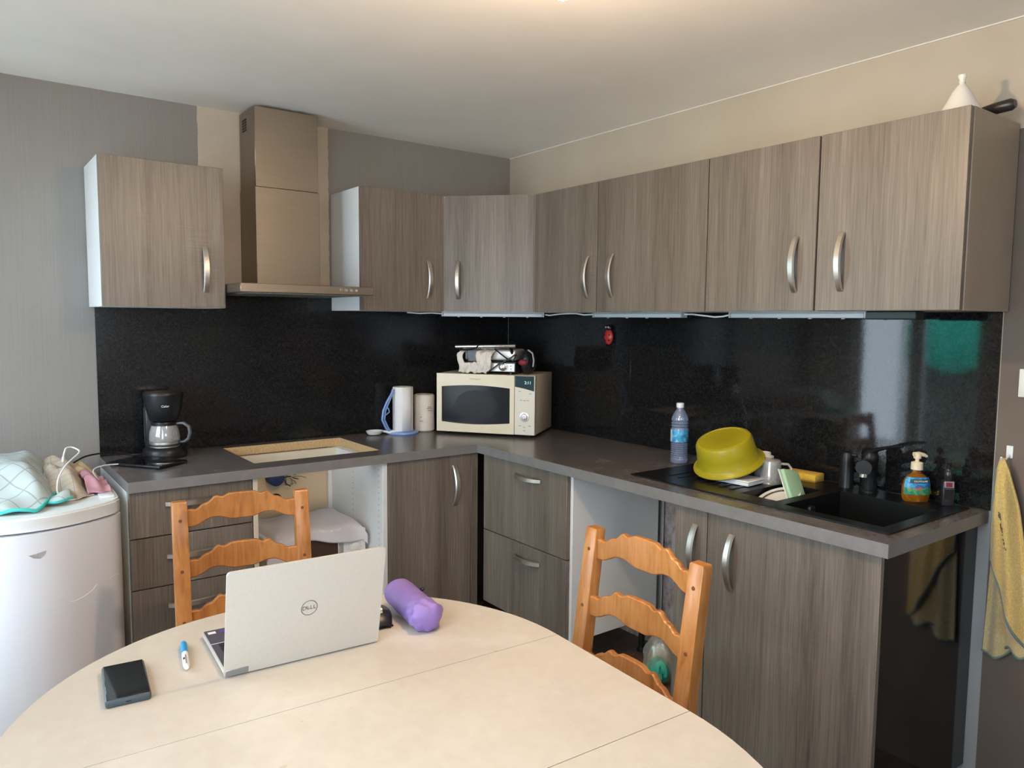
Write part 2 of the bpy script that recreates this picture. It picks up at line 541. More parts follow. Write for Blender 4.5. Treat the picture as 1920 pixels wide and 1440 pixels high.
# ------------------------------------------------------------------ mesh helpers
class MB:
    def __init__(self):
        self.bm = bmesh.new()
        self.mi = 0

    def _mark(self, faces):
        for f in faces:
            f.material_index = self.mi

    def box(self, x0, x1, y0, y1, z0, z1, bev=0., seg=1, M=None):
        r = bmesh.ops.create_cube(self.bm, size=1.0)
        vs = r['verts']
        for v in vs:
            v.co = Vector(((x0 + x1) / 2 + v.co.x * (x1 - x0), (y0 + y1) / 2 + v.co.y * (y1 - y0), (z0 + z1) / 2 + v.co.z * (z1 - z0)))
        fs = set(f for v in vs for f in v.link_faces)
        self._mark(fs)
        if bev:
            es = list(set(e for v in vs for e in v.link_edges))
            rr = bmesh.ops.bevel(self.bm, geom=es, offset=bev, segments=seg, affect='EDGES', profile=.5, clamp_overlap=True)
            vs = list(set(v for f in rr['faces'] for v in f.verts) | set(v for f in fs if f.is_valid for v in f.verts))
            self._mark(rr['faces'])
        if M:
            for v in vs:
                if v.is_valid:
                    v.co = M @ v.co
        return self

    def raw(self, verts, faces, M=None):
        vs = [self.bm.verts.new(M @ Vector(v) if M else Vector(v)) for v in verts]
        out = []
        for f in faces:
            try:
                out.append(self.bm.faces.new([vs[i] for i in f]))
            except ValueError:
                pass
        self._mark(out)
        return self

    def lathe(self, prof, c=(0, 0, 0), seg=32, M=None, cap0=True, cap1=True, sx=1., sy=1.):
        n = len(prof)
        verts, faces = [], []
        for r, z in prof:
            for k in range(seg):
                a = 2 * pi * k / seg
                verts.append((c[0] + r * cos(a) * sx, c[1] + r * sin(a) * sy, c[2] + z))
        for i in range(n - 1):
            for k in range(seg):
                k2 = (k + 1) % seg
                faces.append((i * seg + k, i * seg + k2, (i + 1) * seg + k2, (i + 1) * seg + k))
        if cap0:
            faces.append(tuple(reversed(range(seg))))
        if cap1:
            faces.append(tuple((n - 1) * seg + k for k in range(seg)))
        return self.raw(verts, faces, M)

    def cyl(self, p0, p1, r0, r1=None, seg=16):
        return self.tube([p0, p1], [r0, r0 if r1 is None else r1], seg)

    def tube(self, pts, r, seg=8, closed=False, ell=1.0, upv=None):
        pts = [Vector(p) for p in pts]
        n = len(pts)
        rs = list(r) if isinstance(r, (list, tuple)) else [r] * n
        verts, faces = [], []
        prev = None
        for i, p in enumerate(pts):
            if closed:
                d = pts[(i + 1) % n] - pts[i - 1]
            else:
                d = pts[min(i + 1, n - 1)] - pts[max(i - 1, 0)]
            d.normalize()
            if prev is None:
                a = Vector(upv) if upv else (Vector((0, 0, 1)) if abs(d.z) < .9 else Vector((1, 0, 0)))
            else:
                a = prev
            s = d.cross(a)
            if s.length < 1e-6:
                s = d.cross(Vector((0, 1, 0)))
            s.normalize()
            u = s.cross(d).normalized()
            prev = u
            for k in range(seg):
                t = 2 * pi * k / seg
                verts.append(tuple(p + (s * cos(t) * ell + u * sin(t)) * rs[i]))
        for i in range(n if closed else n - 1):
            j = (i + 1) % n
            for k in range(seg):
                k2 = (k + 1) % seg
                faces.append((i * seg + k, i * seg + k2, j * seg + k2, j * seg + k))
        if not closed:
            faces.append(tuple(reversed(range(seg))))
            faces.append(tuple((n - 1) * seg + k for k in range(seg)))
        return self.raw(verts, faces)

    def prism(self, out, z0, z1, M=None, side=None):
        n = len(out)
        verts = [(x, y, z0) for x, y in out] + [(x, y, z1) for x, y in out]
        self.raw(verts, [tuple(reversed(range(n))), tuple(range(n, 2 * n))], M)
        k = self.mi
        if side is not None:
            self.mi = side
        self.raw(verts, [(i, (i + 1) % n, n + (i + 1) % n, n + i) for i in range(n)], M)
        self.mi = k
        bmesh.ops.remove_doubles(self.bm, verts=self.bm.verts, dist=1e-6)
        return self

    def cellslab(self, xs, ys, filled, z0, z1, outer=0, hole=0, holes=()):
        """flat slab from a grid of cells; filled(i, j) says which are solid; walls towards a cell in holes take the index hole"""
        nx, ny = len(xs) - 1, len(ys) - 1
        ok = lambda i, j: 0 <= i < nx and 0 <= j < ny and filled(i, j)
        for i in range(nx):
            for j in range(ny):
                if not ok(i, j):
                    continue
                a, b, c, d = xs[i], xs[i + 1], ys[j], ys[j + 1]
                self.mi = 0
                self.raw([(a, c, z1), (b, c, z1), (b, d, z1), (a, d, z1)], [(0, 1, 2, 3)])
                self.raw([(a, c, z0), (b, c, z0), (b, d, z0), (a, d, z0)], [(3, 2, 1, 0)])
                for di, dj, p, q in ((-1, 0, (a, d), (a, c)), (1, 0, (b, c), (b, d)), (0, -1, (a, c), (b, c)), (0, 1, (b, d), (a, d))):
                    if not ok(i + di, j + dj):
                        self.mi = hole if (i + di, j + dj) in holes else outer
                        self.raw([(*p, z0), (*q, z0), (*q, z1), (*p, z1)], [(0, 1, 2, 3)])
        self.mi = 0
        bmesh.ops.remove_doubles(self.bm, verts=self.bm.verts, dist=1e-6)
        return self

    def grid(self, f, nu, nv):
        verts = [tuple(f(i / nu, j / nv)) for i in range(nu + 1) for j in range(nv + 1)]
        faces = [(i * (nv + 1) + j, (i + 1) * (nv + 1) + j, (i + 1) * (nv + 1) + j + 1, i * (nv + 1) + j + 1) for i in range(nu) for j in range(nv)]
        return self.raw(verts, faces)

    def text(self, s, size, M, depth=.0004, shear=0.):
        cu = bpy.data.curves.new('t', 'FONT')
        cu.body = s
        cu.size = size
        cu.align_x = 'CENTER'
        cu.align_y = 'CENTER'
        cu.extrude = depth
        cu.shear = shear
        cu.resolution_u = 3
        ob = bpy.data.objects.new('t', cu)
        COL.objects.link(ob)
        dg = bpy.context.evaluated_depsgraph_get()
        me = bpy.data.meshes.new_from_object(ob.evaluated_get(dg))
        self.raw([tuple(v.co) for v in me.vertices], [tuple(p.vertices) for p in me.polygons], M)
        bpy.data.objects.remove(ob)
        bpy.data.curves.remove(cu)
        bpy.data.meshes.remove(me)
        return self


WM = {}   # thing or part -> world matrix of the thing


def link(name, data):
    o = bpy.data.objects.new(name, data)
    COL.objects.link(o)
    return o


def obj(name, mb, mats, parent=None, loc=None, world=True, solid=0., smooth=40, sub=0):
    """ONE mesh object; world=True: vertices are given in room coordinates and moved into the thing's own"""
    if not isinstance(mats, (list, tuple)):
        mats = [mats]
    bmesh.ops.recalc_face_normals(mb.bm, faces=mb.bm.faces)
    if world:
        if parent is not None:
            mb.bm.transform(WM[parent].inverted())
        elif loc is not None:
            mb.bm.transform(Matrix.Translation(-Vector(loc)))
    me = bpy.data.meshes.new(name)
    mb.bm.to_mesh(me)
    mb.bm.free()
    for m in mats:
        me.materials.append(m)
    if smooth:
        me.shade_smooth()
        me.set_sharp_from_angle(angle=rad(smooth))
    o = link(name, me)
    if parent is not None:
        o.parent = parent
        WM[o] = WM[parent]
    else:
        if loc is not None:
            o.location = loc
        WM[o] = Matrix.Translation(Vector(loc or (0, 0, 0)))
    if solid:
        s = o.modifiers.new('solid', 'SOLIDIFY')
        s.thickness = solid
        s.offset = 0
    if sub:
        s = o.modifiers.new('sub', 'SUBSURF')
        s.levels = s.render_levels = sub
    return o


def tag(o, label, cat, group=None):
    o['label'] = label
    o['category'] = cat
    if group:
        o['group'] = group
    return o


def thing(name, label, cat, loc=(0, 0, 0), rz=0., group=None):
    o = link(name, None)
    o.location = loc
    o.rotation_euler = (0, 0, rz)
    o.empty_display_size = .05
    WM[o] = Matrix.Translation(Vector(loc)) @ Matrix.Rotation(rz, 4, 'Z')
    return tag(o, label, cat, group)


def struct(name, mb, mats, parent=None, **k):
    o = obj(name, mb, mats, parent, **k)
    if parent is None:
        o['kind'] = 'structure'
    return o


def stuff(o):
    o['kind'] = 'stuff'
    return o


def B(*a, **k):
    return MB().box(*a, **k)


# ------------------------------------------------------------------ the room
ZB, ZT, DU = 1.5008, 2.0416, 0.3246          # wall cabinets: bottom, top, depth to the door face
ZW, ZU = 0.9, 0.862                          # worktop top and underside
T = .12


def wall_with_openings(name, side, ops, mats):
    m = MB()
    if side == 'L':
        a = sorted({ROOM_Y - T, T, *[v for o in ops for v in o[:2]]})
    else:
        a = sorted({ROOM_X - T, T, *[v for o in ops for v in o[:2]]})
    z = sorted({-.02, H, *[v for o in ops for v in o[2:]]})
    for i in range(len(a) - 1):
        for j in range(len(z) - 1):
            ca, cz = (a[i] + a[i + 1]) / 2, (z[j] + z[j + 1]) / 2
            if any(o[0] < ca < o[1] and o[2] < cz < o[3] for o in ops):
                continue
            if side == 'L':
                m.box(ROOM_X - T, ROOM_X, a[i], a[i + 1], z[j], z[j + 1])
            else:
                m.box(a[i], a[i + 1], ROOM_Y - T, ROOM_Y, z[j], z[j + 1])
    bmesh.ops.remove_doubles(m.bm, verts=m.bm.verts, dist=1e-6)
    return struct(name, m, mats)


struct('wall_back', B(ROOM_X - T, T, 0, T, -.02, H), PAPER)
struct('wall_right', B(0, T, ROOM_Y - T, T, -.02, H), PAINT)
wall_with_openings('wall_left', 'L', [v[1:] for v in WIN.values() if v[0] == 'L'], PLASTER)
wall_with_openings('wall_front', 'B', [v[1:] for v in WIN.values() if v[0] == 'B'], PLASTER)
struct('ceiling', B(ROOM_X - T, T, ROOM_Y - T, T, H, H + .1), CEIL)
fl = struct('floor', B(ROOM_X, 0, ROOM_Y, 0, -.06, -.008), DARK)
pw, pl = .19, 1.25
row = 0
x = ROOM_X
while x < -.001:
    x1 = min(x + pw, 0)
    y = ROOM_Y - (row * .47) % pl
    while y < -.001:
        ya, yb = max(y, ROOM_Y), min(y + pl, 0)
        if yb - ya > .02:
            p = B(x + .0008, x1 - .0008, ya + .0008, yb - .0008, -.008, 0, bev=.0012)
            obj('plank', p, FLOOR, fl)
        y += pl
    x += pw
    row += 1

# windows: frame, sash bars and pane
for n, (w, a0, a1, z0, z1) in WIN.items():
    fr = MB()
    P = (lambda a, b, c, d, e, f: (ROOM_X - .09 + e, ROOM_X - .09 + f, a, b, c, d)) if w == 'L' else (lambda a, b, c, d, e, f: (a, b, ROOM_Y - .09 + e, ROOM_Y - .09 + f, c, d))
    for a, b, c, d in ((a0, a0 + .05, z0, z1), (a1 - .05, a1, z0, z1), (a0, a1, z0, z0 + .06), (a0, a1, z1 - .05, z1), ((a0 + a1) / 2 - .05, (a0 + a1) / 2 + .05, z0, z1)):
        fr.box(*P(a, b, c, d, 0, .05), bev=.004)
    f = struct(n, fr, WINWHITE)
    mid = (a0 + a1) / 2
    for a, b in ((a0 + .05, mid - .05), (mid + .05, a1 - .05)):
        obj('pane', B(*P(a, b, z0 + .06, z1 - .05, .022, .028)), PANE, f)
        obj('glazing_bar', B(*P(a, b, z0 + .78 * (z1 - z0), z0 + .78 * (z1 - z0) + .02, .012, .038)), WINWHITE, f)
struct('ceiling_line', B(-.004, 0, ROOM_Y, 0, H - .004, H), plain('white_edge_line', (.74, .71, .66), .6))  # thin pale line along the top edge of the right wall
struct('trim_1', B(-.0065, -.0015, -.0065, -.0015, ZW, ZB, bev=.001), plain('grey_corner_joint', (.30, .30, .31), .4))

tag(obj('outdoor_ground', B(-9, ROOM_X - T - .01, -8, 4, -.4, -.3), CONCRETE, loc=(-5, -2, -.4)), 'pale concrete yard outside the left window', 'ground')
t = thing('green_tarpaulin', 'green tarpaulin hung outside the left window, seen mirrored in the black splashback', 'tarpaulin', (-5.5, .1, -.3))
obj('sheet', MB().grid(lambda u, v: (-5.5 + .02 * sin(u * 25), -.55 + u * 1.0, 1.02 + .05 * sin(u * 9) + v * 2.0), 40, 6), TARP, t, solid=.01)
for yy in (-.55, .45):
    obj('post', B(-5.53, -5.47, yy - .03, yy + .03, -.3, 3.0), WINWHITE, t)

t = thing('garden_wall', 'low grey-green rendered wall outside, below the green tarpaulin', 'wall', (-5.75, -.05, -.3))
obj('body', B(-5.82, -5.68, -.75, .48, -.3, 1.04, bev=.01), plain('grey_green_render', (.10, .115, .095), .9, var=.25, vscale=5), t)
obj('coping', B(-5.84, -5.66, -.77, .50, 1.04, 1.08, bev=.008), plain('pale_coping_stone', (.22, .20, .18), .8), t)

# ------------------------------------------------------------------ splashback panels
for nm, a, lab, mt in (('A', (-2.046, -.0065, -.006, -.0004, ZW, 1.575), 'black speckled splashback panel behind the coffee machine and hob cut-out', SPL_A),
                       ('B', (-.006, -.0004, -.953, -.0065, ZW, ZB), 'black glossy splashback panel between the room corner and the upright seam', SPL_B),
                       ('C', (-.006, -.0004, -2.47, -.956, ZW, ZB), 'long black glossy splashback panel behind the sink, mirroring a window', SPL_B)):
    tag(obj('splashback_panel', B(*a, bev=.0008), mt, loc=((a[0] + a[1]) / 2, (a[2] + a[3]) / 2, ZW)), lab, 'splashback')

# ------------------------------------------------------------------ handles


def bow(p0, p1, outv, wide, bulge=.028, wd=.0115, th=.006):
    """bow handle: flat strap of width 2*wd curved away from the door along outv between p0 and p1"""
    m = MB()
    p0, p1, outv, wide = Vector(p0), Vector(p1), Vector(outv), Vector(wide)
    n = 18
    vs, fs = [], []
    for i in range(n + 1):
        t = i / n
        k = sin(pi * t) ** .75 if 0 < t < 1 else 0
        c = p0.lerp(p1, t) + outv * (bulge * k)
        w = wd * (.85 + .15 * sin(pi * t))
        ax = (p1 - p0).normalized()
        e = .03
        ka, kb = (sin(pi * max(t - e, 0)) ** .75), (sin(pi * min(t + e, 1)) ** .75)
        tan = (ax * ((p1 - p0).length * 2 * e) + outv * (bulge * (kb - ka))).normalized()
        nrm = wide.cross(tan).normalized()
        if nrm.dot(outv) < 0:
            nrm = -nrm
        for a, b in ((-1, 0), (-.7, 1), (.7, 1), (1, 0), (.7, -.3), (-.7, -.3)):
            vs.append(tuple(c + wide * (w * a) + nrm * (th * b)))
    for i in range(n):
        for k in range(6):
            k2 = (k + 1) % 6
            fs.append((i * 6 + k, i * 6 + k2, (i + 1) * 6 + k2, (i + 1) * 6 + k))
    fs += [tuple(range(6)), tuple(reversed(range(n * 6, n * 6 + 6)))]
    return m.raw(vs, fs)


# ------------------------------------------------------------------ wall cabinets
def carcass_box(x0, x1, y0, y1, z0, z1, t=.018):
    m = MB()
    m.box(x0, x0 + t, y0, y1, z0, z1, bev=.0008)
    m.box(x1 - t, x1, y0, y1, z0, z1, bev=.0008)
    m.box(x0 + t, x1 - t, y0, y1, z0, z0 + t)
    m.box(x0 + t, x1 - t, y0, y1, z1 - t, z1)
    m.box(x0 + t, x1 - t, y1 - .006, y1, z0 + t, z1 - t)
    return m


def wall_cab_A(x0, x1, hx, label):
    t = thing('wall_cabinet', label, 'cabinet', ((x0 + x1) / 2, -.16, ZB), 0, 'grey oak wall cabinets')
    obj('carcass', carcass_box(x0, x1, -DU + .0195, -.0065, ZB, ZT), WHITE, t)
    d = obj('door', B(x0 + .001, x1 - .002, -DU, -DU + .018, ZB + .001, ZT, bev=.0012), OAK, t)
    obj('handle', bow((hx, -DU, 1.563), (hx, -DU, 1.735), (0, -1, 0), (1, 0, 0)), STEEL_H, d)


def wall_cab_B(y0, y1, hy, label, side=None):
    t = thing('wall_cabinet', label, 'cabinet', (-.16, (y0 + y1) / 2, ZB), 0, 'grey oak wall cabinets')
    m = MB()
    X0, X1, tt = -DU + .0195, -.0065, .018
    m.box(X0, X1, y0, y0 + tt, ZB, ZT, bev=.0008)
    m.box(X0, X1, y1 - tt, y1, ZB, ZT, bev=.0008)
    m.box(X0, X1, y0 + tt, y1 - tt, ZB, ZB + tt)
    m.box(X0, X1, y0 + tt, y1 - tt, ZT - tt, ZT)
    m.box(X1 - .006, X1, y0 + tt, y1 - tt, ZB + tt, ZT - tt)
    obj('carcass', m, side or WHITE, t)
    d = obj('door', B(-DU, -DU + .018, y0 + .0025, y1 - .0015, ZB + .001, ZT, bev=.0012), OAK, t)
    obj('handle', bow((-DU, hy, 1.563), (-DU, hy, 1.737), (-1, 0, 0), (0, 1, 0)), STEEL_H, d)


wall_cab_A(-2.0649, -1.6295, -1.706, 'grey oak wall cabinet left of the steel hood, white side showing')
wall_cab_A(-1.0515, -.6215, -.710, 'grey oak wall cabinet just right of the steel hood')
t = thing('wall_cabinet', 'grey oak corner wall cabinet with a slanted door, above the microwave', 'cabinet', (-.2, -.2, ZB), 0, 'grey oak wall cabinets')
obj('carcass', MB().prism([(-.0075, -.0075), (-.619, -.0075), (-.619, -.302), (-.302, -.630), (-.0075, -.630)], ZB, ZT), WHITE, t)
a, b = Vector((-.6195, -DU)), Vector((-DU, -.6315))
dr = (b - a).normalized()
nn = Vector((-dr.y, dr.x))
if nn.x + nn.y > 0:
    nn = -nn
m = MB()
q = [a + dr * .002, b - dr * .002, b - dr * .002 - nn * .018, a + dr * .002 - nn * .018]
m.prism([tuple(v) for v in q], ZB + .001, ZT)
d = obj('door', m, OAK, t)
h = a + dr * .066
obj('handle', bow((h.x, h.y, 1.563), (h.x, h.y, 1.737), (nn.x, nn.y, 0), (dr.x, dr.y, 0)), STEEL_H, d)
wall_cab_B(-1.0569, -.6335, -1.000, 'narrow grey oak wall cabinet right beside the corner cabinet')
wall_cab_B(-1.6266, -1.0575, -1.148, 'broad grey oak wall cabinet above the ladybird and water bottle, handle on its left edge')
wall_cab_B(-2.0538, -1.6275, -1.984, 'grey oak wall cabinet second from the right end, above the yellow bowl')
wall_cab_B(-2.4851, -2.0555, -2.140, 'rightmost grey oak wall cabinet, with a taupe end panel', TAUPE_P)

# ------------------------------------------------------------------ extractor hood
t = thing('cooker_hood', 'brushed steel chimney cooker hood above the hob cut-out', 'hood', (-1.35, -.2, 1.56))
obj('chimney', B(-1.468, -1.189, -.206, -.0065, 1.598, 2.01, bev=.002), STEEL, t)
c = obj('chimney_extension', B(-1.465, -1.192, -.203, -.0065, 2.01, 2.338, bev=.002), STEEL, t)
v = MB()
for k in range(5):
    v.box(-1.4665, -1.4645, -.10, -.045, 2.255 + k * .011, 2.261 + k * .011)
obj('vent_slot', v, DARK, c)
m = MB()
m.box(-1.627, -1.075, -.5, -.0065, 1.562, 1.596, bev=.002)
c = obj('canopy', m, STEEL, t)
obj('filter', B(-1.59, -1.11, -.47, -.06, 1.558, 1.5625), plain('grease_filter_mesh', (.35, .33, .30), .45, .8, var=.4, vscale=220), t)
for k in range(4):
    m = MB()
    m.cyl((-1.222 + k * .022, -.499, 1.580), (-1.222 + k * .022, -.504, 1.580), .0055, seg=12)
    obj('button', m, CHROME, c)

# ------------------------------------------------------------------ light bars under the cabinets
G = 'white light bars under the wall cabinets'


def light_bar(p0, p1, label):
    p0, p1 = Vector(p0), Vector(p1)
    L_ = (p1 - p0).length
    an = math_atan2(p1.y - p0.y, p1.x - p0.x)
    t = thing('light_bar', label, 'light bar', tuple((p0 + p1) / 2), an, G)
    obj('housing', B(-L_ / 2, L_ / 2, -.018, .018, -.004, .0005 + .0, bev=.001), LEDW, t, world=False)
    obj('diffuser', B(-L_ / 2 + .004, L_ / 2 - .004, -.016, .016, -.021, -.004, bev=.004, seg=2), LEDD, t, world=False)
    for s in (-1, 1):
        obj('end_cap', B(s * L_ / 2 - .003, s * L_ / 2 + .003, -.018, .018, -.021, 0, bev=.001), LEDW, t, world=False)
    for k in range(4):
        x = -L_ / 2 + L_ * (k + .7) / 4.4
        m = MB()
        m.cyl((x, 0, -.0205), (x, 0, -.0235), .006, seg=10)
        obj('clip', m, WHITE_PL, t, world=False)


light_bar((-.605, -.285, 1.5), (-.255, -.622, 1.5), 'white light bar under the slanted corner cabinet, above the microwave')
light_bar((-.25, -.975, 1.5), (-.25, -1.466, 1.5), 'white light bar under the broad cabinet, above the ladybird')
light_bar((-.25, -1.690, 1.5), (-.25, -2.190, 1.5), 'white light bar under the two right-hand wall cabinets')
t = thing('power_supply', 'black power supply box at the right end of the light bars', 'power supply', (-.25, -2.27, 1.5))
obj('housing', B(-.275, -.225, -2.347, -2.196, 1.4755, 1.5005, bev=.003), BLACKPL, t)
obj('cable_gland', MB().cyl((-.25, -2.196, 1.488), (-.25, -2.1935, 1.488), .006, seg=10), BLACKPL, t)
for pts, lab in (([(-.25, -.625, 1.491), (-.25, -.66, 1.488), (-.25, -.735, 1.494), (-.25, -.80, 1.496), (-.25, -.846, 1.496), (-.25, -.90, 1.490), (-.25, -.972, 1.492)], 'thin white cable joining the corner light bar to the next bar'),
                 ([(-.25, -1.47, 1.492), (-.25, -1.51, 1.492), (-.25, -1.54, 1.489), (-.25, -1.613, 1.482), (-.25, -1.65, 1.484), (-.25, -1.686, 1.491)], 'thin white sagging cable between the two light bars above the bottle and bowl'),
                 ([(-.78, -.25, 1.496), (-.72, -.26, 1.492), (-.66, -.27, 1.495), (-.612, -.283, 1.492)], 'short white cable at the left end of the corner light bar')):
    tag(obj('light_cable', MB().tube(pts, .0032, 6), WHITE_PL, loc=pts[0]), lab, 'cable', 'white cables between the light bars')

# ------------------------------------------------------------------ base cabinets
YF, XF = -.572, -.592


def drawer(parent, box, hp0, hp1, outv, wide, bulge=.026):
    d = obj('drawer', B(*box, bev=.0012), OAK, parent)
    obj('handle', bow(hp0, hp1, outv, wide, bulge), STEEL_H, d)
    return d


t = thing('drawer_cabinet', 'grey oak drawer base cabinet beside the white fridge, white side panel', 'cabinet', (-1.83, -.3, 0))
m = carcass_box(-2.047, -1.620, YF + .02, -.007, .12, ZU - .001)
obj('carcass', m, WHITE, t)
for z0, z1, hz in ((.6955, .857, .806), (.5125, .6915, .617), (.3295, .5085, .437), (.125, .3255, .26)):
    drawer(t, (-2.043, -1.622, YF, YF + .018, z0, z1), (-1.925, YF, hz), (-1.745, YF, hz), (0, -1, 0), (0, 0, 1))
obj('plinth', B(-2.045, -1.62, YF + .06, YF + .075, .0, .12), DARK, t)

t = thing('oven_housing', 'open white oven housing under the hob cut-out, its oven missing', 'cabinet', (-1.337, -.3, 0))
obj('side_panel', B(-1.6185, -1.6005, YF, -.01, .0, ZU - .001, bev=.001), CREAM_M, t)
sp = obj('side_panel', B(-1.0765, -1.055, YF, -.01, .0, ZU - .001, bev=.001), WHITE, t)
m = MB()
for yy in (-.535, -.28):
    for k in range(22):
        m.cyl((-1.0764, yy, .30 + k * .025), (-1.0769, yy, .30 + k * .025), .0028, seg=6)
stuff(obj('shelf_pin_hole', m, plain('hole_shadow_grey', (.25, .25, .25), .8), sp))
obj('back_panel', B(-1.60, -1.0965, -.028, -.02, .0, .80), BEIGE_BACK, t)
obj('corner_post', B(-1.096, -1.077, -.048, -.02, .0, ZU - .001, bev=.001), WHITE, t)
obj('top_rail', B(-1.60, -1.077, -.095, -.075, ZU - .075, ZU - .002, bev=.001), CREAM_M, t)
obj('shelf', B(-1.60, -1.077, YF + .02, -.03, .28, .298, bev=.001), WHITE, t)
obj('kick_panel', B(-1.60, -1.077, YF + .01, YF + .028, .0, .28, bev=.001), OAK, t)

t = thing('base_cabinet', 'dark grey oak base cabinet in the inner corner, single door with bowed handle', 'cabinet', (-.83, -.3, 0))
m = carcass_box(-1.054, -.632, YF + .02, -.01, .12, ZU - .001)
obj('carcass', m, WHITE, t)
d = obj('door', B(-1.052, -.633, YF, YF + .018, .125, .857, bev=.0012), OAK, t)
obj('handle', bow((-.722, YF, .632), (-.722, YF, .812), (0, -1, 0), (1, 0, 0), .034, .013), STEEL_H, d)
obj('filler_strip', B(-.631, -.5925, YF, YF + .018, .125, .857, bev=.0012), OAK, t)
obj('plinth', B(-1.054, -.52, YF + .06, YF + .075, 0, .12), DARK, t)

t = thing('drawer_cabinet', 'grey oak two-drawer base cabinet with a pale grey side beside the empty slot', 'cabinet', (-.3, -.9, 0))
m = MB()
m.box(XF + .02, -.075, -1.2075, -1.1915, .175, ZU - .001, bev=.001)
obj('side_panel', m, GREY_P, t)
m = MB()
m.box(XF + .02, -.02, -.636, -.62, .175, ZU - .001)
m.box(XF + .02, -.02, -1.19, -.637, .175, .19)
m.box(-.026, -.02, -1.19, -.637, .19, .80)
obj('carcass', m, WHITE, t)
for z0, z1, hz in ((.5165, .857, .804), (.178, .5125, .4525)):
    drawer(t, (XF, XF + .018, -1.194, -.6195, z0, z1), (XF, -.858, hz), (XF, -1.030, hz), (-1, 0, 0), (0, 0, 1), .03)
for xx in (-.5, -.1):
    for yy in (-.68, -1.15):
        obj('leg', MB().lathe([(.022, 0), (.022, .012), (.014, .02), (.014, .16), (.024, .165), (.024, .175)], (xx, yy, 0), 12), BLACKPL, t)

t = thing('sink_cabinet', 'grey oak sink base cabinet at the right end, glossy black end panel', 'cabinet', (-.3, -2.1, 0))
m = MB()
m.box(XF + .02, -.01, -1.763, -1.745, .085, ZU - .001, bev=.001)
m.box(XF + .02, -.01, -2.425, -1.764, .085, .1)
obj('carcass', m, WHITE, t)
d = obj('door', B(XF, XF + .018, -1.8765, -1.746, .09, .857, bev=.0012), OAK, t)
obj('handle', bow((XF, -1.832, .630), (XF, -1.832, .806), (-1, 0, 0), (0, 1, 0), .03, .012), STEEL_H, d)
d = obj('door', B(XF, XF + .018, -2.440, -1.880, .09, .857, bev=.0012), OAK, t)
obj('handle', bow((XF, -1.975, .630), (XF, -1.975, .806), (-1, 0, 0), (0, 1, 0), .03, .012), STEEL_H, d)
obj('end_panel', B(XF + .019, -.004, -2.438, -2.426, .08, ZU - .001, bev=.001), BLACKP, t)
obj('plinth', B(XF + .05, XF + .065, -2.42, -1.75, 0, .085), OAK, t)

# ------------------------------------------------------------------ worktops
xs, ys = [-2.047, -1.583, -1.045, 0 - .0065], [-.5925, -.482, -.068, -.0065]
m = MB().cellslab(xs, ys, lambda i, j: not (i == 1 and j == 1), ZU, ZW, 1, 2, {(1, 1)})
tag(obj('worktop', m, [WTOP, WEDGE, CHIP], loc=(-1.02, -.3, ZU), smooth=0), 'slate grey worktop along the back wall, with a raw rectangular hob cut-out', 'worktop')
xs, ys = [-.6116, -.508, -.062, -.0065], [-2.466, -2.405, -1.500, -.5930]
m = MB().cellslab(xs, ys, lambda i, j: not (i == 1 and j == 1), ZU, ZW, 1, 2, {(1, 1)})
tag(obj('worktop', m, [WTOP, WEDGE, CHIP], loc=(-.3, -1.5, ZU), smooth=0), 'slate grey worktop along the right wall, holding the black sink', 'worktop')

# ------------------------------------------------------------------ sink, tap
t = thing('kitchen_sink', 'black composite sink with drainer, half bowl and main bowl', 'sink', (-.28, -1.95, ZW))
xs = [-.527, -.478, -.455, -.20, -.155, -.04]
ys = [-2.425, -2.385, -2.075, -2.035, -1.900, -1.475]
hl = lambda i, j: not ((j == 1 and i in (1, 2, 3)) or (j == 3 and i == 2))
m = MB().cellslab(xs, ys, hl, ZW + .0002, ZW + .006)
for k in range(7):
    y = -1.855 + k * .045
    m.box(-.44, -.16, y, y + .012, ZW + .006, ZW + .0085, bev=.002)
obj('rim', m, SINK, t)


def basin(x0, x1, y0, y1, z0, z1, w=.006):
    m = MB()
    m.box(x0 - w, x0, y0 - w, y1 + w, z0 - w, z1)
    m.box(x1, x1 + w, y0 - w, y1 + w, z0 - w, z1)
    m.box(x0, x1, y0 - w, y0, z0 - w, z1)
    m.box(x0, x1, y1, y1 + w, z0 - w, z1)
    m.box(x0, x1, y0, y1, z0 - w, z0)
    return m


b = obj('main_bowl', basin(-.478, -.155, -2.385, -2.075, .73, ZW + .0002), SINK, t)
obj('drain', MB().lathe([(.045, 0), (.045, .003), (.03, .004), (.028, .001)], (-.32, -2.23, .73), 20), CHROME, b)
obj('overflow', MB().lathe([(.016, 0), (.016, .003), (.01, .004)], M=Matrix.Translation((-.32, -2.075, .865)) @ Matrix.Rotation(rad(90), 4, 'X'), seg=16), CHROME, b)
obj('half_bowl', basin(-.455, -.20, -2.035, -1.900, .81, ZW + .0002), SINK, t)

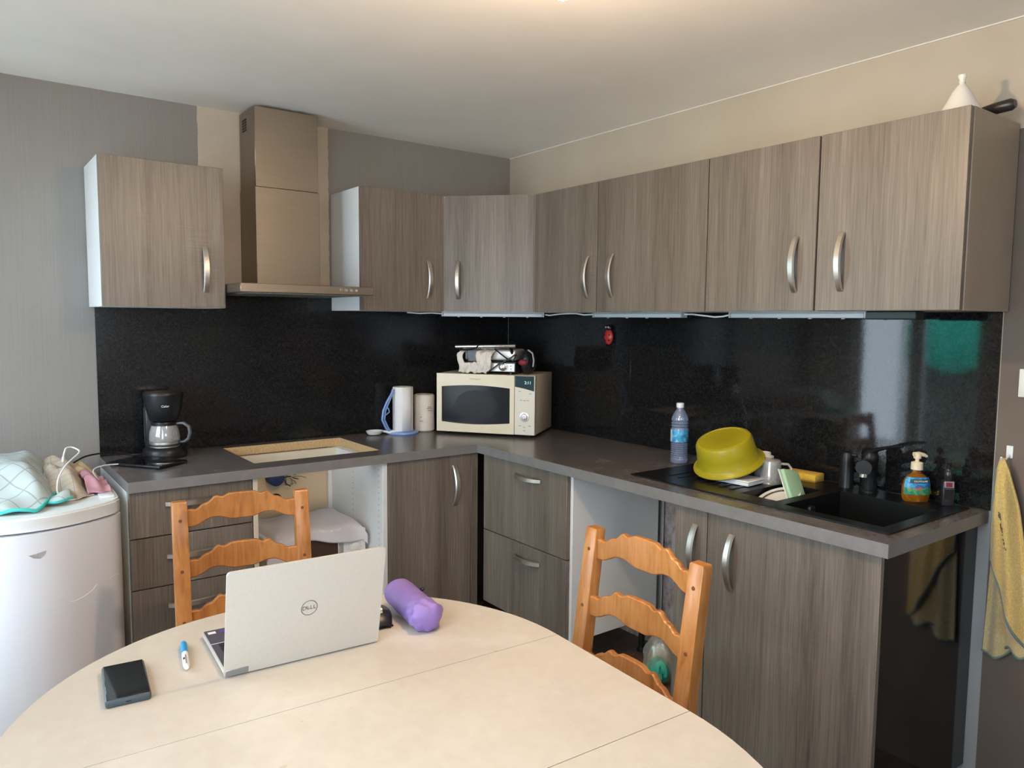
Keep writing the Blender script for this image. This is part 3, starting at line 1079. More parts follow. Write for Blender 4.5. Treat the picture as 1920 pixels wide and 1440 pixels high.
t = thing('mixer_tap', 'black mixer tap with a slim lever, behind the main bowl', 'tap', (-.085, -2.135, ZW + .006))
obj('body', MB().lathe([(.028, 0), (.028, .006), (.024, .01), (.024, .105), (.026, .11), (.025, .125), (.016, .135)], (-.085, -2.135, ZW + .006), 20), BLACKPL, t)
m = MB()
m.tube([(-.085, -2.135, .985), (-.115, -2.142, .995), (-.15, -2.155, 1.003), (-.185, -2.168, 1.006), (-.20, -2.174, 1.005)], [.016, .017, .02, .024, .0245], 18)
s = obj('spout', m, BLACKPL, t)
obj('aerator', MB().cyl((-.192, -2.171, .985), (-.192, -2.171, .975), .013, seg=14), CHROME, s)
m = MB()
m.tube([(-.085, -2.13, 1.035), (-.085, -2.16, 1.052), (-.085, -2.20, 1.065), (-.085, -2.238, 1.071)], [.012, .007, .005, .004], 10, ell=1.6)
obj('lever', m, BLACKPL, t)

t = thing('soap_pump', 'black built-in cylinder soap pump left of the mixer tap', 'dispenser', (-.075, -2.05, ZW + .006))
obj('body', MB().lathe([(.024, 0), (.023, .004), (.022, .09), (.022, .105), (.018, .119), (.008, .124)], (-.075, -2.05, ZW + .006), 20), BLACKPL, t)
obj('nozzle', MB().tube([(-.075, -2.055, 1.015), (-.075, -2.07, 1.019), (-.075, -2.083, 1.017)], [.008, .007, .005], 10), BLACKPL, t)

# ------------------------------------------------------------------ things on the sink and right worktop
# water bottle
t = thing('water_bottle', 'clear plastic water bottle with blue label and white cap, on the right worktop', 'bottle', (-.195, -1.415, ZW))
prof = [(.001, .004), (.026, .0), (.033, .005), (.034, .014)]
for k in range(8):
    z = .02 + k * .0085
    prof += [(.0345, z), (.0308, z + .004)]
prof += [(.0345, .09), (.0345, .135)]
for k in range(3):
    z = .14 + k * .011
    prof += [(.0345, z), (.0308, z + .005)]
prof += [(.034, .175), (.030, .190), (.020, .208), (.0135, .218), (.0135, .226)]
obj('body', MB().lathe(prof, (0, 0, 0), 28), PET, t, world=False)
obj('label', MB().lathe([(.0350, .088), (.0352, .0885), (.0352, .1355), (.0350, .136)], (0, 0, 0), 28, cap0=False, cap1=False), WATLAB, t, world=False)
obj('cap', MB().lathe([(.0145, .224), (.0152, .226), (.0152, .240), (.013, .2425)], (0, 0, 0), 24), BLUECAP, t, world=False)

# yellow washing-up bowl, upside down and tilted
t = thing('washing_up_bowl', 'yellow-green plastic bowl turned upside down and tilted on the drainer', 'bowl', (-.30, -1.735, ZW))
rim_c = Vector((-.30, -1.735, .962))
view = (rim_c - cm.translation)
view.z = 0
view.normalize()
side = Vector((view.y, -view.x, 0))
Mb = Matrix.Translation(rim_c) @ Matrix.Rotation(rad(-14), 4, view) @ Matrix.Rotation(rad(17), 4, side)
pr = [(.121, .0), (.123, .004), (.121, .008), (.112, .012), (.108, .018), (.103, .05), (.099, .088), (.094, .097), (.084, .100), (.082, .098), (.0, .098)]
pin = [(.0, .095), (.082, .094), (.092, .090), (.096, .085), (.100, .05), (.105, .018), (.110, .010), (.119, .004), (.121, .0)]
obj('shell', MB().lathe(pr + pin, (0, 0, 0), 48, M=Mb, cap0=False, cap1=False), YELLOW, t, sub=0)
m = MB()
m.tube([Mb @ Vector((.122 * cos(a), .122 * sin(a), .004)) for a in [2 * pi * k / 48 for k in range(48)]], .0042, 8, closed=True)
obj('rim', m, YELLOW, t)

# white shallow box under the bowl
t = thing('storage_box', 'flat white plastic box tucked under the yellow bowl', 'box', (-.325, -1.79, ZW + .0085))
M0 = Matrix.Translation((-.325, -1.80, ZW + .0085)) @ Matrix.Rotation(rad(4), 4, 'Z')
obj('base', MB().box(-.05, .05, -.065, .065, 0, .012, bev=.002, M=M0), WHITE_PL, t)
obj('lid', MB().box(-.052, .052, -.067, .067, .012, .018, bev=.002, M=M0), WHITE_PL, t)

# glass mug, upside down
t = thing('glass_mug', 'clear glass mug upside down on the drainer edge, right of the yellow bowl', 'mug', (-.235, -1.862, ZW + .006))
pr = [(.040, 0), (.041, .002), (.037, .03), (.034, .065), (.033, .078), (.028, .082), (0, .082), (0, .074), (.026, .074), (.030, .066), (.034, .03), (.038, .002), (.040, 0)]
obj('body', MB().lathe(pr, (0, 0, 0), 32, cap0=False, cap1=False), GLASS, t, world=False)
m = MB()
m.tube([(.022, -.026, .068), (.034, -.045, .068), (.038, -.056, .055), (.034, -.052, .03), (.028, -.032, .018)], .005, 10)
obj('handle', m, GLASS, t, world=False)
t = thing('white_cup', 'white cup upside down between the yellow bowl and the glass mug', 'cup', (-.178, -1.796, ZW + .006))
pr = [(.034, 0), (.035, .003), (.034, .05), (.032, .080), (.022, .084), (.022, .093), (.018, .093), (.017, .086), (0, .086)]
pin = [(0, .080), (.029, .077), (.031, .05), (.032, .003), (.034, 0)]
obj('body', MB().lathe(pr + pin, (0, 0, 0), 32, cap0=False, cap1=False), PORC, t, world=False)

# plate and green dish in the half bowl
t = thing('dinner_plate', 'white plate with a dark banded rim lying in the half bowl', 'plate', (-.36, -1.968, .86))
Mp = Matrix.Translation((-.345, -1.968, .872)) @ Matrix.Rotation(rad(-16), 4, 'Y') @ Matrix.Rotation(rad(2), 4, 'X')
R = .088
pr = [(0, 0), (.050, 0), (.060, .003), (.072, .009), (R, .012), (R, .014), (.072, .0115), (.058, .006), (.048, .0035), (0, .0035)]
Msq = Mp @ Matrix.Diagonal((1.05, .70, 1, 1))
obj('body', MB().lathe(pr, (0, 0, 0), 40, M=Msq, cap0=False, cap1=False), PORC, t)
obj('rim_band', MB().lathe([(.064, .0093), (.071, .0123), (.0708, .0126), (.0642, .0096)], (0, 0, 0), 40, M=Msq, cap0=False, cap1=False), PORC_BAND, t)
t = thing('green_dish', 'pale green plastic dish standing on edge in the half bowl beside the plate', 'dish', (-.28, -2.0, .83))
Mg = Matrix.Translation((-.285, -1.985, .922)) @ Matrix.Rotation(rad(-32), 4, 'X') @ Matrix.Rotation(rad(14), 4, 'Y')
m = MB()
m.box(-.04, .04, -.008, .008, -.058, .058, bev=.007, seg=3, M=Mg)
obj('body', m, GREEN_PL, t)
obj('rim', MB().box(-.043, .043, .008, .0105, -.061, .061, bev=.001, M=Mg), WHITE_PL, t)

t = thing('sponge', 'yellow washing-up sponge on the back ledge of the sink', 'sponge', (-.075, -1.885, ZW + .006))
Ms = Matrix.Translation((-.078, -1.89, ZW + .006)) @ Matrix.Rotation(rad(4), 4, 'Z')
tag(t, 'yellow washing-up sponge on the back ledge of the sink', 'sponge')
obj('foam', MB().box(-.033, .033, -.062, .062, .003, .026, bev=.004, seg=2, M=Ms), SPONGE, t)
obj('scourer', MB().box(-.033, .033, -.062, .062, 0, .003, M=Ms), plain('scourer_ochre', (.50, .32, .06), .95), t)

# hand soap
t = thing('hand_soap_bottle', 'amber liquid hand soap bottle with cream pump and tropical label', 'bottle', (-.085, -2.285, ZW + .006), rad(-35))
pr = [(.036, 0), (.041, .006), (.0435, .02), (.043, .045), (.038, .068), (.030, .080), (.016, .088), (.013, .093), (.013, .102)]
obj('body', MB().lathe(pr, (0, 0, 0), 36, sy=.62), SOAP, t, world=False)
lab = MB()
def _lab(u, v):
    z = .024 + v * .054
    r = .0441 if z < .045 else .0441 - (z - .045) * (z - .045) * 6.2 - (z - .045) * .06
    a = rad(270) + (u - .5) * rad(150)
    return (r * cos(a) * 1.012, r * .62 * sin(a) * 1.03, z)
lo = obj('label', lab.grid(_lab, 18, 8), SOAPLAB, t, world=False)
def _ban(u, v):
    z = .0605 + v * .012
    p = _lab(u * .62 + .19, (z - .024) / .054)
    return (p[0] * 1.01, p[1] * 1.012, z)
obj('banner', MB().grid(_ban, 10, 2), BANNER, lo, world=False)
m = MB()
m.text('PALMOLIVE', .0085, Matrix.Translation((0, -.0275, .0665)) @ Matrix.Rotation(rad(90), 4, 'X') @ Matrix.Rotation(rad(-6), 4, 'X'))
obj('lettering', m, WHITE_PL, lo, world=False)
pu = obj('pump', MB().lathe([(.0175, .100), (.0175, .122), (.015, .124), (.006, .126), (.006, .134), (.011, .135), (.012, .148), (.009, .152)], (0, 0, 0), 24), PUMP, t, world=False)
obj('nozzle', MB().tube([(-.012, 0, .147), (.004, 0, .149), (.022, 0, .146), (.030, 0, .141)], [.008, .008, .006, .0045], 12), PUMP, pu, world=False)

# vaporiser
t = thing('vaporiser', 'black box-shaped vaporiser with small screen, at the right end behind the sink', 'vaporiser', (-.07, -2.373, ZW + .006), rad(-50))
obj('body', B(-.0165, .0165, -.012, .012, 0, .078, bev=.004, seg=2), plain('gunmetal_black', (.03, .03, .036), .35, .3), t, world=False)
obj('frame', B(-.0135, .0135, -.0128, -.0119, .058, .077, bev=.0003), plain('silver_frame', (.45, .42, .42), .3, .8), t, world=False)
obj('screen', B(-.0115, .0115, -.0135, -.0127, .022, .052, bev=.0003), BLACKGL, t, world=False)
obj('fire_button', B(-.009, .009, -.0138, -.0127, .060, .074, bev=.002), DRED, t, world=False)
obj('tank', MB().lathe([(.012, .078), (.012, .084), (.0125, .085), (.0125, .108), (.011, .110), (.011, .114)], (0, 0, 0), 20), plain('dark_tank_glass', (.04, .035, .035), .1, .4), t, world=False)
obj('mouthpiece', MB().lathe([(.0055, .114), (.006, .128), (.0075, .132)], (0, 0, 0), 16), BLACKPL, t, world=False)

# ladybird
t = thing('ladybird_figure', 'small red ladybird stuck high on the black splashback', 'figurine', (-.006, -.82, 1.395))
Mr = Matrix.Translation((-.019, -.82, 1.390)) @ Matrix.Scale(1.32, 4)
m = MB()
prof = [(max(.0001, cos(a)) * .021, sin(a) * .028) for a in [-pi / 2 + pi * k / 12 for k in range(13)]]
obj('body', MB().lathe(prof, (0, 0, 0), 24, M=Mr @ Matrix.Diagonal((.5, 1, 1, 1))), RED, t)
prof = [(max(.0001, cos(a)) * .014, sin(a) * .011) for a in [-pi / 2 + pi * k / 10 for k in range(11)]]
hd = obj('head', MB().lathe(prof, (0, 0, .031), 20, M=Mr @ Matrix.Diagonal((.6, 1, 1, 1))), BLACKPL, t)
for s in (-1, 1):
    obj('eye', MB().lathe([(.0001, -.004), (.004, 0), (.0001, .004)], (0, 0, 0), 12, M=Mr @ Matrix.Translation((-.009, s * .006, .034))), WHITE_PL, hd)
    obj('antenna', MB().tube([Mr @ Vector((0, s * .005, .04)), Mr @ Vector((-.003, s * .010, .050))], .0012, 6), BLACKPL, hd)
for yy, zz in ((.010, .006), (-.010, .006), (.009, -.012), (-.009, -.012)):
    obj('spot', MB().lathe([(.0001, -.0042), (.0042, 0), (.0001, .0042)], (0, 0, 0), 12, M=Mr @ Matrix.Translation((-.0083, yy, zz)) @ Matrix.Diagonal((.4, 1, 1, 1))), BLACKPL, t)

# ------------------------------------------------------------------ microwave and grill in the corner
MWA = rad(-53.78)
t = thing('microwave_oven', 'cream microwave oven set diagonally in the worktop corner', 'microwave', (-.591, -.206, ZW), MWA)
w, dp, h, zf = .503, .330, .286, .015
obj('casing', B(0, w, .03, dp, zf, zf + h, bev=.004, seg=2), CREAM_D, t, world=False)
dw = .400
out, n = [], 10
# door with a window whose top and bottom edges bow outwards
dm = MB()
wx0, wx1 = .026, dw - .022
def zt_(x):
    k = (x - wx0) / (wx1 - wx0)
    return zf + .222 + .010 * sin(pi * k)
def zb_(x):
    k = (x - wx0) / (wx1 - wx0)
    return zf + .052 - .012 * sin(pi * min(1, k * .9 + .1))
cols = [0, wx0] + [wx0 + (wx1 - wx0) * i / 14 for i in range(1, 14)] + [wx1, dw]
for i in range(len(cols) - 1):
    a, b = cols[i], cols[i + 1]
    yv, yb = -.002, .03
    if a < wx0 - 1e-6 or b > wx1 + 1e-6:
        dm.raw([(a, yv, zf), (b, yv, zf), (b, yv, zf + h), (a, yv, zf + h), (a, yb, zf), (b, yb, zf), (b, yb, zf + h), (a, yb, zf + h)],
               [(0, 1, 2, 3), (0, 4, 5, 1), (3, 2, 6, 7), (0, 3, 7, 4), (1, 5, 6, 2)])
    else:
        for za0, za1, zc0, zc1 in ((zf, zf, zb_(a), zb_(b)), (zt_(a), zt_(b), zf + h, zf + h)):
            dm.raw([(a, yv, za0), (b, yv, za1), (b, yv, zc1), (a, yv, zc0), (a, yb, za0), (b, yb, za1), (b, yb, zc1), (a, yb, zc0)],
                   [(0, 1, 2, 3), (0, 4, 5, 1), (3, 2, 6, 7)])
bmesh.ops.remove_doubles(dm.bm, verts=dm.bm.verts, dist=1e-6)
d = obj('door', dm, CREAM_E, t, world=False)
pts = [(x, zb_(x)) for x in cols[1:-1]] + [(x, zt_(x)) for x in reversed(cols[1:-1])]
gm = MB()
nn_ = len(pts)
gm.raw([(x, .006, z) for x, z in pts], [tuple(range(nn_))])
obj('window', gm, OVENGLASS, d, world=False)
gm = MB()
prof = [(.11 * cos(a), .075 * sin(a)) for a in [2 * pi * k / 32 for k in range(32)]]
gm.raw([(.5 * (wx0 + wx1) + x, .0055, zf + .132 + z) for x, z in prof], [tuple(range(32))])
obj('window_mesh', gm, plain('dotted_window_screen', (.027, .027, .028), .25, spec=.1), d, world=False)
gm = MB()
gm.text('Whirlpool', .013, Matrix.Translation((.20, -.0022, zf + .262)) @ Matrix.Rotation(rad(90), 4, 'X'))
obj('emblem', gm, plain('faint_gold_print', (.50, .42, .26), .4), d, world=False)
cp = obj('control_panel', B(dw + .002, w, -.002, .03, zf, zf + h, bev=.002), plain('control_cream', (.72, .66, .55), .35), t, world=False)
ds = MB()
ds.raw([(dw + .004, -.0026, zf + .284), (dw + .004, -.0026, zf + .232), (dw + .05, -.0026, zf + .224), (w - .004, -.0026, zf + .212), (w - .004, -.0026, zf + .284)], [(0, 1, 2, 3, 4)])
obj('display', ds, plain('dark_teal_display', (.015, .045, .055), .15), cp, world=False)
gm = MB()
gm.text('2:11', .020, Matrix.Translation((dw + .068, -.003, zf + .252)) @ Matrix.Rotation(rad(90), 4, 'X'))
obj('clock_digits', gm, mat_emit('pale_clock_digits', (.45, .75, .80), .6), cp, world=False)
Mk = Matrix.Translation((dw + .052, -.002, zf + .088)) @ Matrix.Rotation(rad(90), 4, 'X')
k = obj('dial_ring', MB().lathe([(.024, 0), (.024, .003), (.020, .004)], seg=28, M=Mk), plain('silver_ring', (.62, .59, .54), .3, .4), cp, world=False)
obj('dial', MB().lathe([(.015, 0), (.015, .012), (.012, .014), (.006, .014), (.005, .011)], seg=24, M=Mk), GRILLP, cp, world=False)
gm = MB()
for x, z in ((.03, .045), (.052, .038), (.078, .045), (.052, .022), (.035, .168), (.052, .166), (.068, .167), (.028, .21), (.080, .20)):
    gm.box(dw + x - .006, dw + x + .006, -.0028, -.0018, zf + z - .0015, zf + z + .0015)
obj('marking', gm, plain('grey_print', (.30, .27, .22), .5), cp, world=False)
for xx in (.04, w - .04):
    for yy in (.05, dp - .04):
        obj('foot', MB().lathe([(.014, 0), (.016, .004), (.016, zf + .002)], (xx, yy, 0), 12), BLACKPL, t, world=False)

# contact grill standing on the microwave
GZ = ZW + zf + h
t = thing('contact_grill', 'silver and black contact grill on the microwave, half wrapped in creased white paper', 'grill', (-.591, -.206, GZ), MWA)
X0, X1 = .125, .395
for xx in (X0 + .03, X1 - .03):
    for yy in (.06, .19):
        obj('foot', MB().lathe([(.012, 0), (.012, .01)], (xx, yy, 0), 10), BLACKPL, t, world=False)
b = obj('base', B(X0, X1, .035, .215, .010, .062, bev=.004, seg=2), BLACKPL, t, world=False)
pn = obj('front_panel', B(X0 + .005, X1 - .003, .029, .036, .014, .055, bev=.002), GRILLP, b, world=False)
Mk = Matrix.Translation((X1 - .062, .029, .037)) @ Matrix.Rotation(rad(90), 4, 'X')
obj('knob', MB().lathe([(.020, 0), (.020, .004), (.0165, .005), (.0165, .018), (.014, .020)], seg=24, M=Mk), CHROME, b, world=False)
for z in (.028, .042):
    m = MB()
    m.cyl((X1 - .022, .0285, z), (X1 - .022, .027, z), .0025, seg=8)
    obj('indicator', m, DRED, b, world=False)
ld = obj('lid', B(X0 + .004, X1 - .004, .045, .212, .066, .120, bev=.010, seg=3), GRILLP, t, world=False)
obj('lid_plate', B(X0 + .02, X0 + .105, .040, .047, .055, .117, bev=.002), FOIL, ld, world=False)
m = MB()
m.cyl((X0 - .03, .012, .132), (X1 + .006, .012, .140), .0085, seg=16)
hb = obj('handle_bar', m, CHROME, t, world=False)
for xx, zz in ((X0 - .008, .1325), (X1 - .022, .139)):
    m = MB()
    m.tube([(xx, .012, zz), (xx, .035, zz - .02), (xx, .07, .085)], [.011, .008, .008], 12)
    obj('handle_arm', m, BLACKPL, hb, world=False)
def wrap(u, v):
    # crumpled paper bent over the left front of the grill
    x = X0 - .018 + u * .195
    a = v * 1.0
    if a < .45:
        k = a / .45
        y, z = .020 - .006 * sin(k * 3), .006 + k * .10
    else:
        k = (a - .45) / .55
        y, z = .020 + k * .11, .106 + .018 * sin(k * 2.2)
    r = .006 * sin(u * 23 + v * 5) * sin(v * 11 + u * 4) + .004 * sin(u * 41 - v * 17)
    return (x + .006 * sin(v * 13), y - abs(r) - .002, z + r * .6)
def wrapc(u, v):
    x, y, z = wrap(u, v)
    return x, y, z
m = MB()
nu, nv = 44, 36
vs = [wrapc(i / nu, j / nv) for i in range(nu + 1) for j in range(nv + 1)]
fs = []
for i in range(nu):
    for j in range(nv):
        u, v = (i + .5) / nu, (j + .5) / nv
        if .17 < u < .50 and .22 < v < .93:
            continue                                           # torn gap that shows the dark lid
        if u > .80 + .2 * (v * 1.6 if v < .4 else .9 - v * .5):
            continue
        fs.append((i * (nv + 1) + j, (i + 1) * (nv + 1) + j, (i + 1) * (nv + 1) + j + 1, i * (nv + 1) + j + 1))
m.raw(vs, fs)
obj('wrapping_sheet', m, WRAP, t, world=False, solid=.0012)
m = MB()
m.tube([(X1 - .10, .008, .125), (X1 - .07, .018, .100), (X1 - .04, .022, .078), (X1 - .01, .026, .066), (X1 + .004, .03, .10), (X1 - .005, .028, .096), (X1 - .03, .022, .075), (X1 - .075, .012, .054), (X1 - .12, .010, .020), (X1 - .14, .012, .008)], .0036, 8)
m.tube([(X0 - .012, .008, .118), (X0 + .03, .004, .116), (X0 + .07, .004, .124), (X0 + .10, .006, .146)], .0036, 8)
obj('power_cord', m, BLACKPL, t, world=False)

t = thing('black_pouch', 'black bag with a dark red patch, slumped at the right end of the grill', 'bag', (-.591, -.206, GZ), MWA)
def blob(cx, cy, cz, rx, ry, rz, amp=.12, nu=20, nv=28, fr=5, power=1.0):
    m = MB()
    vs, fs = [], []
    for i in range(nu + 1):
        a = -pi / 2 + pi * i / nu
        for j in range(nv):
            b_ = 2 * pi * j / nv
            k = 1 + amp * (sin(fr * b_ + 3 * a) * .5 + sin((fr + 4) * b_ - 5 * a) * .3) * cos(a)
            ca = cos(a) ** power if cos(a) > 0 else 0
            vs.append((cx + rx * ca * cos(b_) * k, cy + ry * ca * sin(b_) * k, cz + rz * sin(a)))
    for i in range(nu):
        for j in range(nv):
            j2 = (j + 1) % nv
            fs.append((i * nv + j, i * nv + j2, (i + 1) * nv + j2, (i + 1) * nv + j))
    m.raw(vs, fs)
    bmesh.ops.remove_doubles(m.bm, verts=m.bm.verts, dist=1e-5)
    return m
obj('body', blob(.440, .10, .062, .036, .07, .061, .16), BLACKPL, t, world=False)
obj('red_patch', blob(.432, .034, .060, .024, .012, .015, .1), DRED, t, world=False)
m = MB()
m.tube([(.45, .06, .12), (.475, .05, .105), (.482, .048, .07), (.478, .05, .04)], .004, 8)
obj('strap', m, plain('clear_grey_strap', (.35, .33, .32), .3), t, world=False)

# ------------------------------------------------------------------ paper rolls, spoon rest
t = thing('kitchen_roll_holder', 'light blue plastic kitchen roll stand with a curved arm', 'roll holder', (-.725, -.098, ZW))
obj('base', MB().lathe([(.078, 0), (.080, .004), (.078, .010), (.060, .013), (.02, .014)], (0, 0, 0), 40), BLUE_PL, t, world=False)
obj('spindle', MB().cyl((0, 0, .012), (0, 0, .20), .010, seg=14), BLUE_PL, t, world=False)
for off, r in ((0, .0055), (.012, .004)):
    m = MB()
    pts = [(-.065 + off * .4, -.01, .008), (-.095 + off, -.012, .03), (-.118 + off, -.014, .075), (-.112 + off, -.014, .12), (-.090 + off, -.013, .165), (-.066 + off * .5, -.012, .20), (-.058, -.012, .222)]
    sm = []
    for i in range(len(pts) - 1):
        for k in range(4):
            sm.append(tuple(Vector(pts[i]).lerp(Vector(pts[i + 1]), k / 4)))
    m.tube(sm + [pts[-1]], r, 10)
    obj('arm', m, BLUE_PL, t, world=False)
m = MB()
m.tube([(-.092, -.014, .135), (-.085, -.016, .128), (-.080, -.016, .112), (-.098, -.014, .098)], .003, 8)
obj('hook', m, BLUE_PL, t, world=False)
t = thing('kitchen_roll', 'white kitchen roll standing on the blue holder', 'paper roll', (-.722, -.098, ZW + .014))
ring = [(.020, 0), (.049, 0), (.0505, .004), (.0505, .213), (.049, .217), (.020, .217), (.020, 0)]
obj('paper', MB().lathe(ring, (0, 0, 0), 40, cap0=False, cap1=False), PAPER_W, t, world=False)
obj('core', MB().lathe([(.0199, .001), (.0199, .216), (.0185, .216), (.0185, .001), (.0199, .001)], (0, 0, 0), 28, cap0=False, cap1=False), CHIP, t, world=False)
obj('loose_sheet', MB().grid(lambda u, v: ((.0512 + .004 * u * u) * cos(-1.15 - u * 1.0), (.0512 + .004 * u * u) * sin(-1.15 - u * 1.0), .002 + v * .213), 10, 2), PAPER_W, t, world=False, solid=.0006)
t = thing('wrapped_roll', 'shorter cream roll still in its wrapper, left of the microwave', 'paper roll', (-.594, -.085, ZW))
obj('wrapper', MB().lathe([(.018, .004), (.046, 0), (.0525, .006), (.053, .012), (.0518, .09), (.053, .172), (.052, .182), (.046, .187), (.019, .183), (.018, .17), (.001, .165)], (0, 0, 0), 36), PAPER_C, t, world=False)
m = MB()
for zz, aa, ww in ((.125, -1.55, .010), (.118, -1.55, .016), (.108, -1.5, .012), (.075, -2.4, .006), (.055, -2.35, .008)):
    m.box(-ww, ww, -.0005, .0005, -.0022, .0022, M=Matrix.Translation((.0535 * cos(aa), .0535 * sin(aa), zz)) @ Matrix.Rotation(aa + pi / 2, 4, 'Z'))
obj('print', m, plain('faint_brown_print', (.38, .30, .25), .6), t, world=False)

t = thing('ladle', 'white plastic ladle lying on the worktop beside the blue roll holder', 'ladle', (-.872, -.085, ZW))
pr = [(.0, .004), (.030, .004), (.036, .010), (.042, .020), (.043, .022), (.040, .021), (.033, .011), (.028, .008), (0, .008)]
obj('bowl', MB().lathe(pr, (0, 0, 0), 32, cap0=False, cap1=False, sy=.8), WHITE_PL, t, world=False)
obj('handle', MB().tube([(.038, -.012, .018), (.055, -.018, .014), (.072, -.024, .010), (.095, -.03, .012), (.112, -.035, .010)], [.005, .006, .009, .012, .008], 12, ell=1.0), WHITE_PL, t, world=False)

# ------------------------------------------------------------------ coffee machine, tablet
t = thing('coffee_machine', 'black filter coffee machine with glass jug, on the left worktop', 'coffee machine', (-1.83, -.132, ZW), rad(-14))
obj('base', MB().lathe([(.082, 0), (.084, .006), (.082, .028), (.072, .042), (.066, .044)], (0, 0, 0), 36), BLACKPL, t, world=False)
obj('hot_plate', MB().lathe([(.058, .044), (.058, .047), (.05, .048)], (0, -.005, 0), 32), STEEL_H, t, world=False)
obj('tower', B(-.072, -.030, -.012, .078, .030, .235, bev=.012, seg=3), BLACKPL, t, world=False)
obj('water_window', B(-.0735, -.0715, .0, .05, .06, .20, bev=.0005), plain('smoky_window', (.07, .09, .11), .1), t, world=False)
m = MB()
m.lathe([(.050, .148), (.055, .152), (.066, .195), (.073, .240), (.074, .250)], (0, -.004, 0), 36)
fb = obj('filter_housing', m, BLACKPL, t, world=False)
m = MB()
m.text('Calor', .013, Matrix.Translation((.008, -.0772, .212)) @ Matrix.Rotation(rad(4), 4, 'Z') @ Matrix.Rotation(rad(100), 4, 'X'), .0006, .2)
obj('logo', m, WHITE_PL, fb, world=False)
m = MB()
m.lathe([(.075, .250), (.076, .254), (.073, .262), (.05, .266)], (0, 0, 0), 36)
m.box(-.076, .02, .0, .07, .235, .262, bev=.01, seg=2)
obj('lid', m, BLACKPL, t, world=False)
jg = obj('jug', MB().lathe([(.046, .049), (.054, .056), (.058, .075), (.055, .105), (.046, .132), (.044, .138), (.043, .138), (.045, .131), (.0535, .105), (.0565, .075), (.0525, .058), (.045, .051), (0, .051)], (0, -.006, 0), 36, cap0=True, cap1=False), GLASS, t, world=False)
for z in (.060, .134):
    r = .0575 if z < .1 else .0475
    obj('jug_band', MB().lathe([(r, z - .004), (r + .0012, z - .003), (r + .0012, z + .005), (r, z + .006)], (0, -.006, 0), 32, cap0=False, cap1=False), STEEL_H if z < .1 else BLACKPL, jg, world=False)
obj('jug_lid', MB().lathe([(.046, .138), (.044, .144), (.02, .147)], (0, -.006, 0), 28), BLACKPL, jg, world=False)
obj('coffee', MB().lathe([(.044, .052), (.0518, .058), (.055, .068), (.001, .068)], (0, -.006, 0), 28), plain('leftover_coffee', (.012, .006, .003), .1), jg, world=False)
m = MB()
m.tube([(.046, -.02, .136), (.072, -.032, .138), (.092, -.042, .124), (.096, -.045, .10), (.090, -.042, .075), (.074, -.034, .062), (.058, -.028, .060)], [.005, .0065, .007, .007, .0065, .006, .004], 12, ell=1.3)
obj('jug_handle', m, plain('grey_jug_handle', (.10, .11, .12), .35), jg, world=False)
m = MB()
t2 = thing('tablet', 'thin black closed tablet lying flat at the left end of the worktop', 'tablet', (-1.915, -.285, ZW))
Ml = Matrix.Translation((-1.9245, -.273, ZW)) @ Matrix.Rotation(rad(-53.5), 4, 'Z')
obj('body', MB().box(-.125, .125, -.075, .075, .003, .013, bev=.004, seg=2, M=Ml), BLACKPL, t2)
obj('screen_glass', MB().box(-.122, .122, -.072, .072, .0125, .0136, bev=.0004, M=Ml), BLACKGL, t2)
m = MB()
for sx in (-1, 1):
    for sy in (-1, 1):
        m.box(sx * .095 - .008, sx * .095 + .008, sy * .06 - .008, sy * .06 + .008, 0, .0035, M=Ml)
obj('foot', m, BLACKPL, t2)

# ------------------------------------------------------------------ fridge and what lies on it
t = thing('undercounter_fridge', 'white undercounter fridge with a bowed scratched door, left of the base cabinets', 'fridge', (-2.34, -.33, 0))
FX0, FX1 = -2.61, -2.077
obj('cabinet_body', B(FX0 + .004, FX1 - .004, -.575, -.05, .03, .815, bev=.006, seg=2), FRIDGE_T, t)


def bowed(yb, y0, sag, z0, z1, x0=FX0, x1=FX1, n=24):
    cx, hw = (x0 + x1) / 2, (x1 - x0) / 2
    r = .02
    front = []
    for i in range(n + 1):
        u = -1 + 2 * i / n
        x = cx + hw * u
        y = y0 - sag * (1 - u * u)
        k = max(0, abs(u) - (1 - r / hw)) / (r / hw)
        y += r * (1 - (1 - k * k) ** .5) if k > 0 else 0
        front.append((x, y))
    return front + [(x1, yb), (x0, yb)]


m = MB()
m.prism(bowed(-.05, -.632, .118, 0, 0), .815, .852)
m.prism(bowed(-.05, -.626, .118, 0, 0, FX0 + .003, FX1 - .003), .852, .858)
top = obj('worktop_lid', m, FRIDGE_T, t)
m = MB()
m.box(FX1 - .055, FX1 - .012, -.60, -.54, .858, .866, bev=.003, seg=2)
obj('hinge_cover', m, FRIDGE_T, top)
dr = obj('door', MB().prism(bowed(-.58, -.640, .122, 0, 0), .05, .808), FRIDGE, t)


def door_y(x):
    cx, hw = (FX0 + FX1) / 2, (FX1 - FX0) / 2
    u = (x - cx) / hw
    return -.640 - .122 * (1 - u * u)


